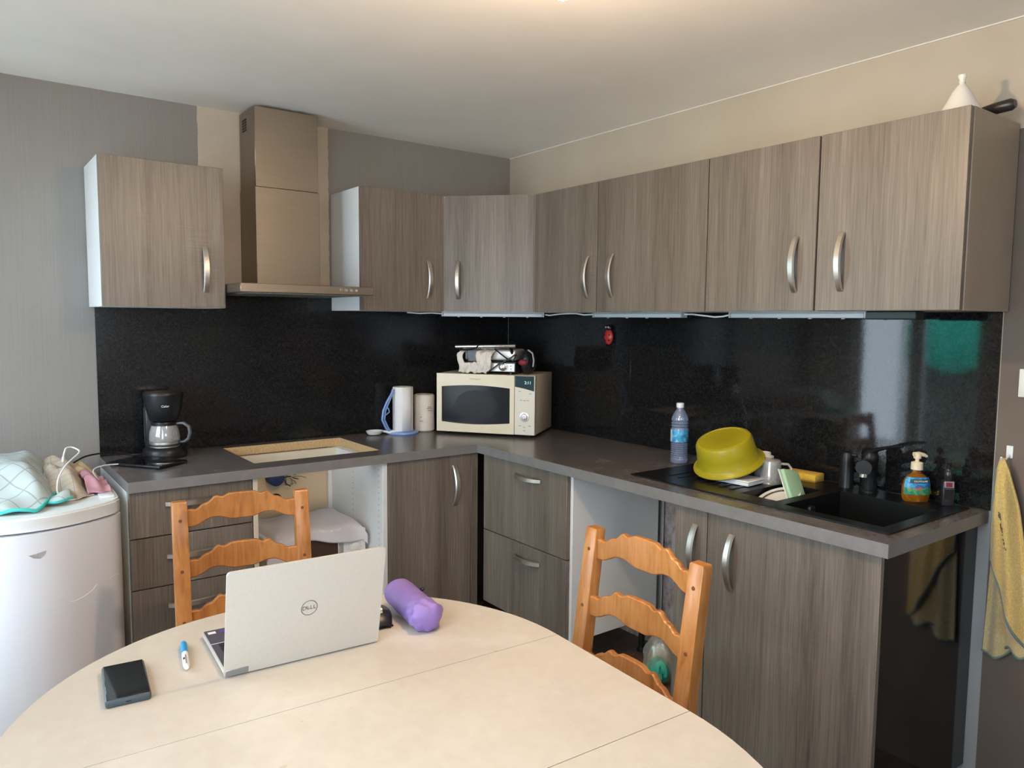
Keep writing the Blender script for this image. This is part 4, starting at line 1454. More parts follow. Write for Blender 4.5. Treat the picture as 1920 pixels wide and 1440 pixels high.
m = MB()
gx0, gz = -2.350, .742
m.raw([(x, door_y(x) - .0006, z) for x, z in ((gx0, gz + .004), (gx0 + .012, gz - .006), (gx0 + .030, gz - .010), (gx0 + .040, gz - .002), (gx0 + .046, gz + .012), (gx0 + .024, gz + .008))], [(0, 1, 2, 3, 4, 5)])
obj('glue_mark', m, SMUDGE, dr)
for pts in (((-2.265, .60), (-2.250, .578), (-2.232, .574), (-2.214, .577), (-2.196, .583), (-2.178, .592), (-2.166, .605)), ((-2.148, .612), (-2.130, .606), (-2.110, .612), (-2.092, .607))):
    obj('scratch', MB().tube([(x, door_y(x) - .0002, z) for x, z in pts], .0012, 5), SCRATCH, dr)
for xx in (FX0 + .05, FX1 - .05):
    for yy in (-.52, -.1):
        obj('foot', MB().lathe([(.018, 0), (.018, .03)], (xx, yy, 0), 12), BLACKPL, t)

FT = .858
def ss(a, b, x):
    k = max(0., min(1., (x - a) / (b - a)))
    return k * k * (3 - 2 * k)


# tea towel draped over a bread basket, turquoise hem to the front
t = thing('bread_basket', 'pale basket on the fridge, hidden under the checked tea towel', 'basket', (-2.42, -.35, FT))
obj('wall', MB().lathe([(.07, 0), (.12, .08), (.115, .08), (.066, .004)], (-2.43, -.36, FT), 24, cap0=True, cap1=False), BREADT, t)
t = thing('tea_towel', 'white checked tea towel with turquoise hem, heaped on the fridge top', 'tea towel', (-2.40, -.42, FT))
XA, XB, YA, YB = -2.605, -2.215, -.645, -.13
def tw(u, v):
    x = XA + u * (XB - XA)
    yf = YA + .045 * sin(u * 6.0 + .6) - .03 * (1 - u) + .22 * ss(.72, 1, u)
    y = yf + v * (YB - yf)
    e = ss(0, .44, v) * ss(1.02, .70, u) * (1 - .25 * ss(.9, 1., v))
    z = FT + .006 + .112 * e
    z += (.010 * sin(x * 42 + y * 15) + .007 * sin(x * 25 - y * 48)) * (.35 + .65 * (1 - e)) * ss(0, .06, v)
    z += .010 * abs(sin(u * 13)) * (1 - ss(0, .18, v))
    return (x + .012 * sin(v * 9), y, max(z, FT + .004))
obj('cloth', MB().grid(tw, 70, 70), CHECK, t, solid=.003)
m = MB()
pts = [Vector(tw(k / 90, 0)) + Vector((0, -.001, .002)) for k in range(91)]
m.tube(pts, .0055, 8)
obj('hem', m, TEAL, t)
m = MB()
def flap(u, v):
    x = -2.345 + u * .13
    y = -.625 + v * .10 + .02 * sin(u * 7)
    z = FT + .008 + .018 * sin(pi * v) * (.6 + .4 * sin(u * 9)) + .012 * u
    return (x, y, z)
obj('folded_corner', m.grid(flap, 20, 12), CHECK, t, solid=.003)
obj('folded_hem', MB().tube([Vector(flap(k / 20, 0)) for k in range(21)], .0045, 8), TEAL, t)

t = thing('beige_cloth', 'beige checked cloth bunched on the fridge beside the white tea towel', 'cloth', (-2.20, -.33, FT))
def bc(u, v):
    x = -2.275 + u * .135
    y = -.56 + v * .40 + .025 * sin(u * 8)
    e = ss(0, .38, v) * ss(1.05, .55, u) * ss(-.15, .2, u)
    z = FT + .005 + .070 * e + (.009 * sin(x * 60 + y * 22) + .006 * sin(y * 70 - x * 20)) * (.5 + .5 * e)
    return (x, y, max(z, FT + .003))
obj('fabric', MB().grid(bc, 40, 50), BCHECK, t, solid=.003)
t = thing('pink_cloth', 'folded dusty pink cloth on the fridge near the worktop end', 'cloth', (-2.13, -.42, FT))
def pc(u, v):
    x = -2.160 + u * .074
    y = -.54 + v * .22 + .01 * sin(u * 9)
    z = FT + .008 + .044 * ss(0, .40, v) * (.6 + .4 * sin(u * 5 + .5)) + .004 * sin(v * 18 + u * 4)
    return (x, y, max(z, FT + .003))
obj('fabric', MB().grid(pc, 24, 28), PINK, t, solid=.004)
t = thing('tan_cloth', 'folded tan cloth end lying behind the pink cloth on the fridge', 'cloth', (-2.13, -.22, FT))
def tc_(u, v):
    x = -2.185 + u * .085
    y = -.335 + v * .20
    z = FT + .004 + .048 * ss(0, .25, v) * (1 - .5 * ss(.6, 1, u)) + .005 * sin(u * 14 + v * 6)
    return (x, y, max(z, FT + .003))
obj('fabric', MB().grid(tc_, 20, 20), plain('tan_cotton', (.50, .38, .22), .9, var=.08, bmp=.2), t, solid=.004)


def smooth_pts(pts, k=5):
    P = [Vector(p) for p in pts]
    P = [P[0] * 2 - P[1]] + P + [P[-1] * 2 - P[-2]]
    out = []
    for i in range(1, len(P) - 2):
        for j in range(k):
            s = j / k
            a, b, c, d = P[i - 1:i + 3]
            out.append(.5 * ((2 * b) + (c - a) * s + (2 * a - 5 * b + 4 * c - d) * s * s + (3 * b - a - 3 * c + d) * s ** 3))
    return out + [P[-2]]


t = thing('charging_cable', 'white charging cable looping up from the fridge top in front of the cloths', 'cable', (-2.222, -.56, FT))
pts = [(-2.20, -.58, .862), (-2.222, -.575, .862), (-2.239, -.572, .866), (-2.25, -.56, .887), (-2.248, -.54, .911), (-2.239, -.52, .935), (-2.217, -.48, .959), (-2.192, -.44, .974), (-2.167, -.4, .986), (-2.163, -.37, .992), (-2.18, -.35, 1.001), (-2.199, -.36, 1.002), (-2.208, -.38, .99), (-2.212, -.38, .972)]
obj('lead', MB().tube(smooth_pts(pts), .0027, 8), WHITE_PL, t)
obj('plug', MB().tube([(-2.212, -.38, .974), (-2.2125, -.38, .958)], [.0048, .0048], 10), WHITE_PL, t)
t = thing('tablet_cable', 'white cable running from the black tablet down beside the fridge', 'cable', (-2.03, -.26, ZW))
pts = [(-2.012, -.262, .909), (-2.04, -.268, .911), (-2.07, -.28, .913), (-2.102, -.3, .910), (-2.115, -.33, .903), (-2.109, -.36, .885), (-2.093, -.42, .868), (-2.077, -.48, .859), (-2.068, -.52, .84)]
obj('lead', MB().tube(smooth_pts(pts), .0025, 8), WHITE_PL, t)
t = thing('power_lead', 'black power lead with a plug, from the fridge cloths to the coffee machine', 'cable', (-2.17, -.22, .89))
pts = [(-2.168, -.205, .905), (-2.16, -.18, .914), (-2.147, -.16, .919), (-2.114, -.13, .928), (-2.07, -.11, .931), (-2.029, -.09, .929), (-1.999, -.07, .922), (-1.946, -.055, .908), (-1.90, -.058, .9045)]
obj('lead', MB().tube(smooth_pts(pts), .0034, 8), BLACKPL, t)
obj('plug', MB().tube([(-2.1685, -.21, .868), (-2.1685, -.21, .890), (-2.168, -.206, .898), (-2.167, -.204, .908)], [.015, .016, .011, .006], 12), BLACKPL, t)

# ------------------------------------------------------------------ mini oven and cloth in the oven housing
OZ = .298
t = thing('mini_oven', 'white mini oven with a knob, standing in the open oven housing', 'oven', (-1.30, -.30, OZ))
x0, x1, y0, y1, z1 = -1.515, -1.098, -.448, -.13, .560
obj('casing', B(x0, x1, y0 + .02, y1, OZ + .012, z1, bev=.006, seg=2), WHITE_PL, t)
m = MB()
m.box(x0, x1 - .105, y0, y0 + .02, OZ + .012, z1, bev=.003)
fr = obj('door', m, NIGHTBLK, t)
obj('door_frame', B(x1 - .128, x1 - .105, y0 - .004, y0 + .02, OZ + .012, z1, bev=.002), GRILLP, fr)
cp = obj('control_panel', B(x1 - .103, x1, y0 - .002, y0 + .02, OZ + .012, z1, bev=.003), WHITE_PL, t)
for zz in (.475, .40):
    Mk = Matrix.Translation((x1 - .052, y0 - .002, zz + .01)) @ Matrix.Rotation(rad(90), 4, 'X')
    k = obj('knob', MB().lathe([(.021, 0), (.020, .010), (.016, .013)], seg=22, M=Mk), PORC, cp)
    m = MB()
    for j in range(9):
        a = rad(-130 + j * 32.5)
        xx, zc = x1 - .052 + .029 * sin(a), zz + .01 + .029 * cos(a)
        m.cyl((xx, y0 - .0015, zc), (xx, y0 - .003, zc), .0016, seg=6)
    stuff(obj('dial_mark', m, plain('dial_print_grey', (.2, .2, .2), .5), cp))
for xx in (x0 + .04, x1 - .04):
    for yy in (y0 + .05, y1 - .04):
        obj('foot', MB().lathe([(.012, 0), (.012, .012)], (xx, yy, OZ), 10), BLACKPL, t)
t = thing('cloth_cover', 'white cotton cloth thrown over the mini oven in the oven housing', 'cloth', (-1.30, -.3, z1))
cx0, cx1, cyb, cyf = x0 - .008, x1 + .006, -.14, y0 - .008
def cc(u, v):
    # u across, v from back edge over the front
    x = cx0 + u * (cx1 - cx0)
    drop = .052 + .014 * sin(u * 9 + 1) + .040 * ss(.35, 0, u)
    Ltop = cyb - cyf
    s = v * (Ltop + drop)
    zt = z1 + .006 + .020 * sin(pi * u) * ss(.0, .7, v) + .018 * (1 - v) + .004 * sin(u * 17 + v * 8)
    if s < Ltop:
        y, z = cyb - s, zt
        k = ss(Ltop - .03, Ltop, s)
        z -= .004 * k
    else:
        y, z = cyf - .006 - .006 * sin(u * 12), zt - .004 - (s - Ltop)
    if u < .10:
        z -= .07 * (1 - u / .10) ** 1.3
        x -= .012 * (1 - u / .10)
    if u > .95:
        z -= .03 * ((u - .95) / .05)
    return (x, y, z)
obj('fabric', MB().grid(cc, 60, 48), LINEN, t, solid=.0025)

# wires hanging from the wall box behind the housing
t = thing('junction_box', 'navy blue junction box with loose grey wires under the hob cut-out', 'junction box', (-1.335, -.03, .73))
obj('box', MB().lathe([(.036, 0), (.036, .05), (.033, .052)], M=Matrix.Translation((-1.355, -.028, .742)) @ Matrix.Rotation(rad(90), 4, 'X'), seg=20), BLUE_D, t)
rnd = random.Random(4)
for k in range(9):
    p = Vector((-1.335 + rnd.uniform(-.01, .03), -.07, .745 + rnd.uniform(-.02, .02)))
    pts = [p + Vector((0, .02, 0))]
    for j in range(5):
        pts.append(pts[-1] + Vector((rnd.uniform(-.004, .020), rnd.uniform(-.008, .004), rnd.uniform(-.016, .008))))
    obj('wire', MB().tube(smooth_pts(pts, 3), .0024, 6), [WIREG, BLACKPL, WIREG][k % 3], t)
obj('wire', MB().tube(smooth_pts([(-1.30, -.075, .738), (-1.27, -.085, .742), (-1.245, -.09, .741), (-1.222, -.09, .732)], 4), .0022, 6), WIREG, t)
t = thing('cable_hole', 'round black cable grommet in the beige back panel behind the chair', 'grommet', (-1.345, -.028, .635))
Mk = Matrix.Translation((-1.345, -.028, .632)) @ Matrix.Rotation(rad(90), 4, 'X')
obj('ring', MB().lathe([(.030, 0), (.030, .004), (.022, .004), (.022, .0)], seg=22, M=Mk, cap0=False, cap1=False), BLACKPL, t)
obj('plug_plate', MB().lathe([(.022, 0), (.022, .002)], seg=22, M=Mk), DARK, t)

# plastic bag in the empty slot
t = thing('plastic_bag', 'knotted clear plastic bag with green print, on the floor in the empty slot', 'bag', (-.255, -1.40, 0))
obj('contents', blob(-.255, -1.405, .085, .055, .058, .08, .14, 18, 24, 4), BREADT, t)
obj('film', blob(-.255, -1.405, .102, .068, .072, .102, .16, 22, 32, 6), FILM, t)
obj('green_patch', blob(-.292, -1.425, .075, .034, .046, .055, .3, 16, 22, 7), BAGGREEN, t)
obj('knot', blob(-.255, -1.40, .21, .018, .02, .02, .3, 10, 14, 4), FILM, t)

# ------------------------------------------------------------------ right end: towel, switch, things on top of the cabinet
t = thing('hand_towel', 'yellow terry hand towel hanging on the wall at the right end of the worktop', 'towel', (-.03, -2.53, 1.07))
def lerp_tab(tab, z):
    tab = sorted(tab)
    if z <= tab[0][0]:
        return tab[0][1]
    for (a, p), (b, q) in zip(tab, tab[1:]):
        if z <= b:
            return p + (q - p) * (z - a) / (b - a)
    return tab[-1][1]
LF = [(1.074, -2.506), (1.04, -2.496), (.98, -2.489), (.92, -2.486), (.82, -2.488), (.757, -2.490), (.70, -2.497), (.45, -2.50)]
RF = [(1.074, -2.516), (1.04, -2.530), (.934, -2.556), (.85, -2.572), (.70, -2.60), (.50, -2.62), (.45, -2.62)]
def front(u, v):
    zb = .757 - ss(0, 1, u) * .235 - .02 * sin(u * 3)
    z = 1.074 + v * (zb - 1.074)
    l, r = lerp_tab(LF, z), lerp_tab(RF, z)
    y = l + u * (r - l)
    fold = (.012 * sin(u * 7 + 1.2) + .007 * sin(u * 15 + v * 2)) * ss(0, .3, v)
    return (-.052 - .012 * sin(pi * u) * ss(0, .2, v) + fold, y, z)
def back(u, v):
    zb = .472 - .022 * sin(u * pi * 1.0) + .03 * u
    z = .80 + v * (zb - .80)
    l = -2.488 + .010 * v
    r = -2.548 - .01 * v
    return (-.026 + .010 * sin(u * 8 + .5) * ss(0, .2, v), l + u * (r - l), z)
def low(u, v):
    zb = .60 - .10 * u + .035 * sin(u * 8)
    zb = .50 + .01 * sin(u * 9)
    z = .74 + v * (zb - .74)
    return (-.034 + .012 * sin(u * 6 + 2), -2.540 - u * .085, z)
c = obj('front_fold', MB().grid(front, 30, 60), TERRY, t, solid=.006)
obj('hem', MB().tube([Vector(front(k / 30, 1)) for k in range(31)], .0045, 8), GREYHEM, c)
obj('side_hem', MB().tube([Vector(front(0, k / 40)) for k in range(4, 41)], .0035, 8), GREYHEM, c)
c = obj('back_fold', MB().grid(back, 24, 40), TERRY_B, t, solid=.006)
obj('hem', MB().tube([Vector(back(k / 24, 1)) for k in range(25)], .0045, 8), GREYHEM, c)
c = obj('lower_corner', MB().grid(low, 24, 30), TERRY_B, t, solid=.006)
obj('hem', MB().tube([Vector(low(k / 24, 1)) for k in range(25)], .0045, 8), GREYHEM, c)
m = MB()
rnd = random.Random(3)
for k in range(16):
    u, v = .42 + .028 * sin(k * 1.9) + k * .012, .36 + k * .012 + .01 * cos(k * 2.3)
    p = Vector(front(u, v)) + Vector((-.0045, 0, 0))
    q = Vector(front(u + .03 * cos(k), v + .018 * sin(k * 1.3))) + Vector((-.0045, 0, 0))
    m.tube([p, q], .0014, 5)
stuff(obj('embroidery', m, plain('dark_olive_thread', (.10, .09, .06), .9), t))
t = thing('towel_hook', 'small pale hook on the wall above the yellow towel', 'hook', (-.005, -2.511, 1.08))
obj('plate', B(-.004, -.0005, -2.520, -2.502, 1.068, 1.105, bev=.001), WHITE_PL, t)
obj('prong', MB().tube(smooth_pts([(-.003, -2.511, 1.078), (-.025, -2.511, 1.068), (-.048, -2.511, 1.064), (-.062, -2.511, 1.076)], 4), .003, 8), WHITE_PL, t)

t = thing('light_switch', 'pale light switch on the taupe wall at the right edge', 'switch', (-.004, -2.575, 1.29))
obj('plate', B(-.009, -.0005, -2.615, -2.524, 1.252, 1.335, bev=.003, seg=2), PORC, t)
obj('rocker', B(-.0125, -.008, -2.595, -2.545, 1.270, 1.317, bev=.002), WHITE_PL, t)

t = thing('pointed_lid', 'white pointed lid with a knob, on top of the rightmost wall cabinet', 'lid', (-.205, -2.405, ZT))
obj('cone', MB().lathe([(.064, 0), (.065, .004), (.055, .014), (.037, .045), (.025, .070), (.015, .085), (.0085, .091), (.007, .098)], (0, 0, 0), 36), PORC, t, world=False)
obj('knob', MB().lathe([(.0095, .096), (.0075, .103), (.0095, .109), (.0115, .113), (.0105, .118), (.005, .121)], (0, 0, 0), 24), PORC, t, world=False)
t = thing('frying_pan', 'small black frying pan on the cabinet top, handle jutting past the end', 'frying pan', (-.10, -2.33, ZT))
obj('body', MB().lathe([(.055, 0), (.062, .004), (.072, .028), (.074, .028), (.063, .001)], (-.085, -2.25, ZT), 36, cap0=True, cap1=False), BROWNPL, t)
m = MB()
m.tube([(-.10, -2.316, ZT + .022), (-.115, -2.36, ZT + .023), (-.123, -2.42, ZT + .025), (-.128, -2.465, ZT + .027), (-.131, -2.505, ZT + .029), (-.1315, -2.515, ZT + .0295)], [.005, .007, .012, .016, .0165, .011], 14, ell=1.1)
obj('handle', m, BROWNPL, t)

# ------------------------------------------------------------------ table
TX, TY, TR, TL, TZ = -1.98, -2.30, .54, .20, .75
t = thing('dining_table', 'cream-topped extending dining table with rounded ends in the foreground', 'table', (TX, TY, 0), rad(-3))
n = 48
g = .0018
def half(sgn):
    pts = [(TR * cos(pi * k / n), sgn * (TL + g + TR * sin(pi * k / n))) for k in range(n + 1)]
    return pts if sgn > 0 else list(reversed(pts))
for sg in (1, -1):
    tp = obj('tabletop_half', MB().prism(half(sg), TZ - .022, TZ), TABLE, t, world=False)
    m = MB()
    m.tube([(TR * cos(pi * k / n), sg * (TL + g + TR * sin(pi * k / n)), TZ - .012) for k in range(n + 1)], .0085, 8)
    obj('edge_band', m, TEDGE, tp, world=False)
obj('seam_bed', MB().box(-TR + .004, TR - .004, -TL - .012, -TL + .012, TZ - .026, TZ - .0225).box(-TR + .004, TR - .004, TL - .012, TL + .012, TZ - .026, TZ - .0225), DARK, t, world=False)
lf = obj('extension_leaf', MB().prism([(-TR, -TL), (TR, -TL), (TR, TL), (-TR, TL)], TZ - .022, TZ), TABLE, t, world=False)
for s in (-1, 1):
    obj('edge_band', MB().tube([(s * TR, -TL, TZ - .012), (s * TR, TL, TZ - .012)], .0085, 8), TEDGE, lf, world=False)
m = MB()
for s in (-1, 1):
    m.box(-.40, .40, s * .45 - .012, s * .45 + .012, TZ - .10, TZ - .0225)
    m.box(s * .40 - .012, s * .40 + .012, -.45, .45, TZ - .10, TZ - .0225)
obj('apron', m, PINE, t, world=False)
for sx in (-1, 1):
    for sy in (-1, 1):
        obj('leg', MB().lathe([(.020, 0), (.028, .02), (.026, .3), (.036, .45), (.030, .5), (.038, .6), (.038, TZ - .0225)], (sx * .36, sy * .41, 0), 20), PINE, t, world=False)

# ------------------------------------------------------------------ laptop
LA = math_atan2(-1.924 + 1.902, -1.781 + 2.105)
t = thing('laptop', 'open silver laptop on the cream table, back of its lid to the camera', 'laptop', (-1.943, -1.913, TZ), LA)
w = .3255
obj('base', B(-w / 2, w / 2, .004, .222, .004, .0145, bev=.004, seg=2), LAPTOP, t, world=False)
obj('deck', B(-w / 2 + .004, w / 2 - .004, .008, .218, .0142, .0152), KEYB, t, world=False)
m = MB()
for r in range(6):
    for c in range(14):
        m.box(-.145 + c * .0208, -.145 + c * .0208 + .0175, .028 + r * .0185, .028 + r * .0185 + .0155, .015, .0162)
stuff(obj('keyboard', m, KEYS, t, world=False))
obj('touchpad', B(-.055, .055, .145, .212, .015, .0155), plain('touchpad_grey', (.10, .10, .12), .35), t, world=False)
obj('palm_rest_line', B(-w / 2 + .004, w / 2 - .004, .139, .1405, .015, .0156), SCRATCH, t, world=False)
obj('sticker', B(-w / 2 + .010, -w / 2 + .026, .196, .208, .015, .0157), STICK_W, t, world=False)
obj('sticker', B(-w / 2 + .034, -w / 2 + .050, .196, .208, .015, .0157), STICK_P, t, world=False)
for xx in (-.13, .13):
    obj('foot', B(xx - .03, xx + .03, .03, .04, 0, .0045, bev=.001), BLACKPL, t, world=False)
    obj('foot', B(xx - .03, xx + .03, .185, .195, 0, .0045, bev=.001), BLACKPL, t, world=False)
lt = rad(12.2)                      # the lid leans back past upright
Ml = Matrix.Translation((0, .002, .004)) @ Matrix.Rotation(lt, 4, 'X')
lh, th = .231, .0055
def rr(w, h, r, n=6):
    o = []
    for cx, cy, a0 in ((w / 2 - r, h - r, 0), (-w / 2 + r, h - r, 90), (-w / 2 + .002, .002, 180), (w / 2 - .002, .002, 270)):
        rr_ = r if cy > .01 else .002
        for k in range(n + 1):
            a = rad(a0 + 90 * k / n)
            o.append((cx + rr_ * cos(a), cy + rr_ * sin(a)))
    return o
Mx = Ml @ Matrix.Rotation(rad(90), 4, 'X')       # outline x, y -> lid x, z; prism depth -> -y
m = MB()
m.prism(rr(w, lh, .008), 0, th, M=Mx)
ld = obj('lid', m, LAPTOP, t, world=False)
m = MB()
m.prism(rr(w - .004, lh - .002, .007), -.0012, .0, M=Mx)
obj('screen', m, BLACKGL, ld, world=False)
m = MB()
m.box(-w / 2 + .001, -w / 2 + .048, -.0062, .004, -.001, .0155, bev=.002, M=Ml)
obj('hinge', m, LAPEDGE, t, world=False)
m = MB()
Mt = Ml @ Matrix.Translation((.002, -th - .0001, lh * .52)) @ Matrix.Rotation(rad(90), 4, 'X')
R = .0165
ringp = [Mt @ Vector((R * cos(2 * pi * k / 40), R * sin(2 * pi * k / 40), 0)) for k in range(40)]
m.tube(ringp, .0008, 6, closed=True)
m.text('D', .0125, Mt @ Matrix.Translation((-.0104, 0, 0)), .0004)
m.text('E', .0125, Mt @ Matrix.Translation((-.0030, 0, 0)) @ Matrix.Rotation(rad(38), 4, 'Z'), .0004)
m.text('L', .0125, Mt @ Matrix.Translation((.0046, 0, 0)), .0004)
m.text('L', .0125, Mt @ Matrix.Translation((.0112, 0, 0)), .0004)
obj('emblem', m, INK, ld, world=False)

# ------------------------------------------------------------------ small things on the table
pa = math_atan2(-1.748 + 1.746, -2.221 + 2.296)
t = thing('smartphone', 'black smartphone in a grey case, lying face up near the left table edge', 'phone', (-2.268, -1.826, TZ), rad(-9))
t.rotation_euler = (0, 0, rad(-6))
WM[t] = Matrix.Translation((-2.268, -1.826, TZ)) @ Matrix.Rotation(rad(-6), 4, 'Z')
obj('case', B(-.0385, .0385, -.080, .080, 0, .0155, bev=.005, seg=3), CASEG, t, world=False)
obj('screen', B(-.0355, .0355, -.077, .077, .0145, .0159, bev=.0006), BLACKGL, t, world=False)
m = MB()
m.cyl((0, .071, .0158), (0, .071, .0161), .0022, seg=10)
obj('camera_dot', m, plain('lens_dot', (.03, .03, .05), .1), t, world=False)
obj('port', B(-.0045, .0045, -.0804, -.0795, .006, .0085, bev=.0004), DARK, t, world=False)

t = thing('marker_pen', 'short white and blue pen lying between phone and laptop', 'pen', (-2.145, -1.764, TZ))
p, q = Vector((-2.133, -1.700, TZ + .0075)), Vector((-2.157, -1.828, TZ + .0075))
e = lambda s: tuple(p.lerp(q, s))
m = MB()
m.tube([e(0), e(.03), e(.08), e(.46)], [.004, .0062, .007, .0072], 14)
obj('cap', m, BLUE_PEN, t)
m = MB()
m.tube([e(.46), e(.9), e(.97), e(1)], [.0066, .0066, .0055, .004], 14)
obj('barrel', m, WHITE_PL, t)
pv = (q - p).normalized()
m = MB()
m.tube([Vector(e(.62)) + Vector((0, 0, .0062)), Vector(e(.95)) + Vector((0, 0, .0068))], [.0018, .0016], 6)
obj('clip', m, plain('clip_silver', (.5, .5, .5), .3, .6), t)
m = MB()
m.tube([Vector(e(.70)) + Vector((-.003, 0, .0046)), Vector(e(.76)) + Vector((-.003, 0, .0046))], [.0022, .0022], 6)
obj('print_mark', m, BLACKPL, t)

t = thing('computer_mouse', 'black and grey computer mouse half hidden behind the laptop', 'mouse', (-1.731, -1.822, TZ), rad(172))
def ms(u, v):
    a = (u - .5) * pi
    x = .031 * sin(a) * (1 - .12 * cos(v * pi * 2)) * (sin(pi * (.07 + .86 * v)) ** .35)
    y = -.052 + .104 * v
    z = .036 * cos(a) ** .55 * sin(pi * (.012 + .976 * v)) ** .5 if abs(a) < pi / 2 - 1e-4 else 0
    return (x, y, z)
b = obj('body', MB().grid(ms, 22, 26), BLACKPL, t, world=False, solid=.0015)
obj('top_shell', MB().grid(lambda u, v: tuple(Vector(ms(.24 + u * .52, .06 + v * .62)) + Vector((0, 0, .0012))), 14, 16), plain('brown_grey_shell', (.075, .065, .058), .3), b, world=False, solid=.001)
m = MB()
m.cyl((-.004, .022, .033), (.004, .022, .033), .009, seg=18)
obj('scroll_wheel', m, CHROME, b, world=False)
obj('base_plate', B(-.026, .026, -.046, .046, 0, .004, bev=.0015), BLACKPL, t, world=False)

# lilac pouch: a soft cylinder with gathered end
t = thing('pencil_case', 'lilac nylon tube-shaped pencil case with a crumpled end', 'case', (-1.652, -1.865, TZ))
pA, pB = Vector((-1.640, -1.745, TZ + .036)), Vector((-1.664, -1.958, TZ + .034))
ax = (pB - pA).normalized()
sd = ax.cross(Vector((0, 0, 1))).normalized()
up = sd.cross(ax)
m = MB()
vs, fs = [], []
nu, nv = 40, 36
for i in range(nu + 1):
    s = i / nu
    c = pA.lerp(pB, s)
    r = .037 * min(1, (max(0, 1 - ((.12 - s) / .12) ** 2) ** .5 if s < .12 else 1)) + .0005
    if s > .88:
        r *= (max(0, 1 - ((s - .88) / .125) ** 2)) ** .32
    for j in range(nv):
        a = 2 * pi * j / nv
        k = 1 + .02 * sin(3 * a + s * 6) + (.09 * sin(3 * a + s * 34) + .07 * sin(7 * a - s * 40)) * ss(.58, .92, s) + .012 * sin(s * 21 + a)
        p_ = c + (sd * cos(a) + up * sin(a) * .94) * r * k
        vs.append((p_.x, p_.y, max(p_.z, TZ + .001)))
for i in range(nu):
    for j in range(nv):
        j2 = (j + 1) % nv
        fs.append((i * nv + j, i * nv + j2, (i + 1) * nv + j2, (i + 1) * nv + j))
fs += [tuple(range(nv)), tuple(reversed(range(nu * nv, nu * nv + nv)))]
m.raw(vs, fs)
obj('body', m, PURPLE, t)
zp = [tuple(pA.lerp(pB, s) - sd * .0335 + up * .016) for s in (.30, .45, .6, .75, .9)]
obj('zip', MB().tube(zp, .0022, 6), plain('dark_purple_zip', (.08, .04, .16), .5), t)
obj('zip_pull', blob(*(pA.lerp(pB, .40) - sd * .036 + up * .022), .006, .006, .005, .2, 8, 10), BLACKPL, t)
m = MB()
m.tube([tuple(pB.lerp(pA, .20) + sd * .033 * cos(a) + up * .033 * sin(a) + ax * .010 * sin(a * 3)) for a in (-.3, .0, .35, .7, 1.0)], .003, 8)
obj('crease', m, PURPLE, t)

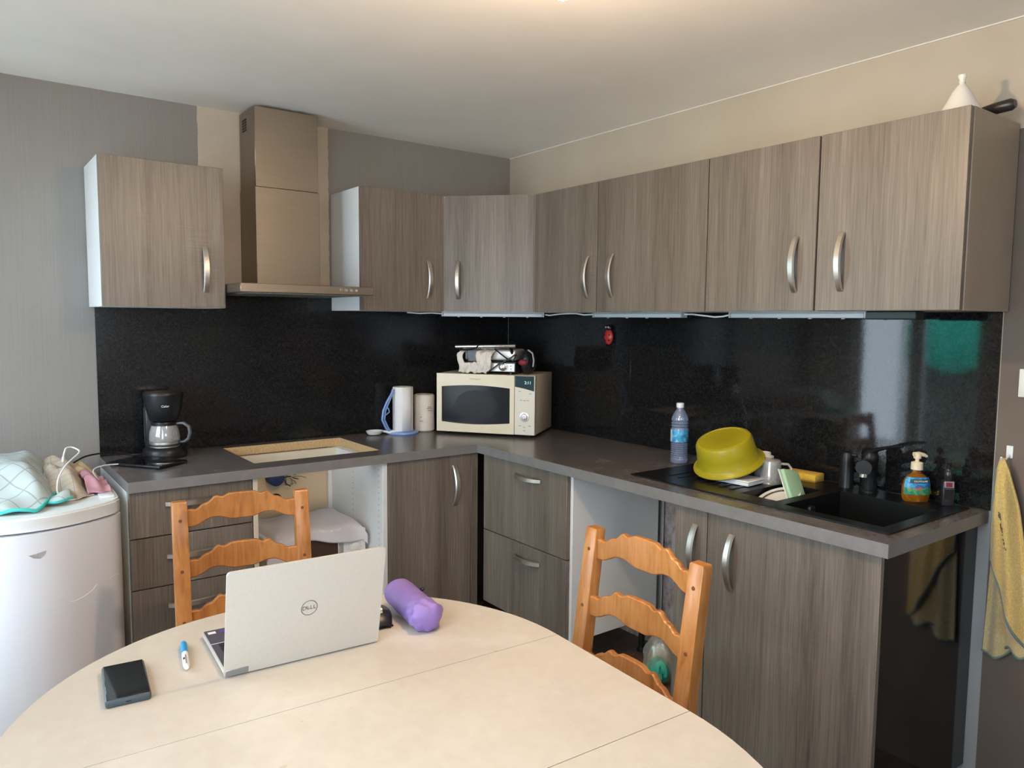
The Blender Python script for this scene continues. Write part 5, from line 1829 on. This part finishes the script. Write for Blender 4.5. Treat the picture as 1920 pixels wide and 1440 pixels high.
# ------------------------------------------------------------------ chairs
def chair(origin, rz, label):
    t = thing('ladder_back_chair', label, 'chair', origin, rz, 'pine ladder-back chairs round the table')
    PX, TOPZ = .178, .92
    rake = lambda z: .058 - .058 * ((z - .44) / .48) ** 1.15 - .058 if z > .44 else .0 - (.44 - z) * .02
    for s in (-1, 1):
        m = MB()
        secs = [(0, .0), (.44, .0), (.60, 0), (.76, 0), (TOPZ - .006, 0), (TOPZ, 1)]
        vs = []
        for z, k in secs:
            y = rake(z)
            hx, hy = .0215 - .003 * k, .0165 - .003 * k
            for dx, dy in ((-hx, -hy), (hx, -hy), (hx, hy), (-hx, hy)):
                vs.append((s * PX + dx, y + dy, z))
        fs = [(i * 4 + k, i * 4 + (k + 1) % 4, i * 4 + 4 + (k + 1) % 4, i * 4 + 4 + k) for i in range(len(secs) - 1) for k in range(4)]
        fs += [(3, 2, 1, 0), tuple(len(vs) - 4 + k for k in range(4))]
        m.raw(vs, fs)
        es = [e for e in m.bm.edges if abs(e.verts[0].co.z - e.verts[1].co.z) > .02]
        bmesh.ops.bevel(m.bm, geom=es, offset=.004, segments=2, affect='EDGES', profile=.5)
        p = obj('back_post', m, PINE, t, world=False)
        for zc in (TOPZ - .054, TOPZ - .202, TOPZ - .350):
            mm = MB()
            for q_ in (1, -1):
                mm.cyl((s * PX, rake(zc) + q_ * .0155, zc), (s * PX, rake(zc) + q_ * .0178, zc), .0052, .0045, seg=10)
            obj('dowel', mm, PEG, p, world=False)
    for zc in (TOPZ - .052, TOPZ - .200, TOPZ - .348):
        m = MB()
        n, L_ = 40, PX - .0205
        top, bot = [], []
        for i in range(n + 1):
            u = -1 + 2 * i / n
            a = abs(u)
            hump = .030 * ss(.86, .42, a) + .006 * ss(.30, .16, a) + .0034 * cos(a * 26) * ss(.95, .8, a) * ss(.1, .3, a)
            up_ = .027 + hump
            dn = -.026 + .020 * ss(.9, .55, a) - .012 * ss(.46, .16, a)
            bow_ = -.014 * (1 - u * u)
            top.append((L_ * u, bow_, up_))
            bot.append((L_ * u, bow_, dn))
        vs = []
        for P_, e in ((top, -.002), (bot, .002)):
            pass
        hy = .0085
        loops = []
        for i in range(n + 1):
            xt, yb, zt = top[i]
            _, _, zb = bot[i]
            y = rake(zc) + yb
            c_ = .003
            vs += [(xt, y - hy, zc + zb + c_), (xt, y - hy, zc + zt - c_), (xt, y - hy + c_, zc + zt), (xt, y + hy - c_, zc + zt), (xt, y + hy, zc + zt - c_), (xt, y + hy, zc + zb + c_), (xt, y + hy - c_, zc + zb), (xt, y - hy + c_, zc + zb)]
        fs = [(i * 8 + k, i * 8 + (k + 1) % 8, i * 8 + 8 + (k + 1) % 8, i * 8 + 8 + k) for i in range(n) for k in range(8)]
        fs += [tuple(range(8)), tuple(reversed(range(n * 8, n * 8 + 8)))]
        m.raw(vs, fs)
        obj('back_slat', m, PINE, t, world=False)
    m = MB()
    m.prism([(-.175, -.01), (.175, -.01), (.205, .39), (.195, .405), (-.195, .405), (-.205, .39)], .435, .455)
    obj('seat', m, PINE, t, world=False)
    for s in (-1, 1):
        obj('front_leg', B(s * .183 - .019, s * .183 + .019, .355, .393, 0, .435, bev=.004, seg=2), PINE, t, world=False)
        obj('side_stretcher', B(s * .181 - .008, s * .181 + .008, .012, .36, .17, .20, bev=.002), PINE, t, world=False)
    obj('front_stretcher', B(-.165, .165, .366, .382, .24, .275, bev=.002), PINE, t, world=False)
    obj('seat_rail', B(-.158, .158, -.008, .008, .385, .434, bev=.002), PINE, t, world=False)
    return t


chair((-1.820, -1.132, 0), rad(172.3), 'honey pine ladder-back chair behind the laptop, facing the camera')
chair((-1.226, -2.143, 0), rad(88.4), 'honey pine ladder-back chair at the right side of the table, before the sink cabinet')

# ------------------------------------------------------------------ ceiling lamp
LX, LY, LZ = -1.505, -2.205, 2.127
t = thing('ceiling_lamp', 'bare warm bulb hanging on a short cord from the ceiling, at the top edge', 'lamp', (LX, LY, H))
obj('ceiling_rose', MB().lathe([(.035, 0), (.035, -.006), (.02, -.016), (.012, -.018)], (0, 0, 0), 24), WHITE_PL, t, world=False)
D_ = -(H - LZ - .077)
obj('cord', MB().tube([(0, 0, -.015), (0, 0, D_ - .018)], .003, 8), WHITE_PL, t, world=False)
obj('lamp_holder', MB().lathe([(.006, D_ - .012), (.014, D_ - .017), (.017, D_ - .02), (.017, D_ - .045), (.012, D_ - .047)], (0, 0, 0), 20), WHITE_PL, t, world=False)
prof = [(.010, -.046), (.013, -.05), (.020, -.056), (.0255, -.066), (.027, -.076), (.0255, -.086), (.020, -.096), (.011, -.102), (.001, -.1035)]
obj('bulb', MB().lathe([(r, z + D_) for r, z in prof], (0, 0, 0), 24), BULB, t, world=False)
bl = bpy.data.lights.new('bulb_light', 'POINT')
bl.energy = LAMP_WATT
bl.color = (1.0, .71, .45)
bl.shadow_soft_size = .03
bo = bpy.data.objects.new('bulb_light', bl)
COL.objects.link(bo)
bo.parent = t
bo.location = (0, 0, D_ - .15)
BULB.node_tree.nodes['Principled BSDF'].inputs['Emission Strength'].default_value = 30.0
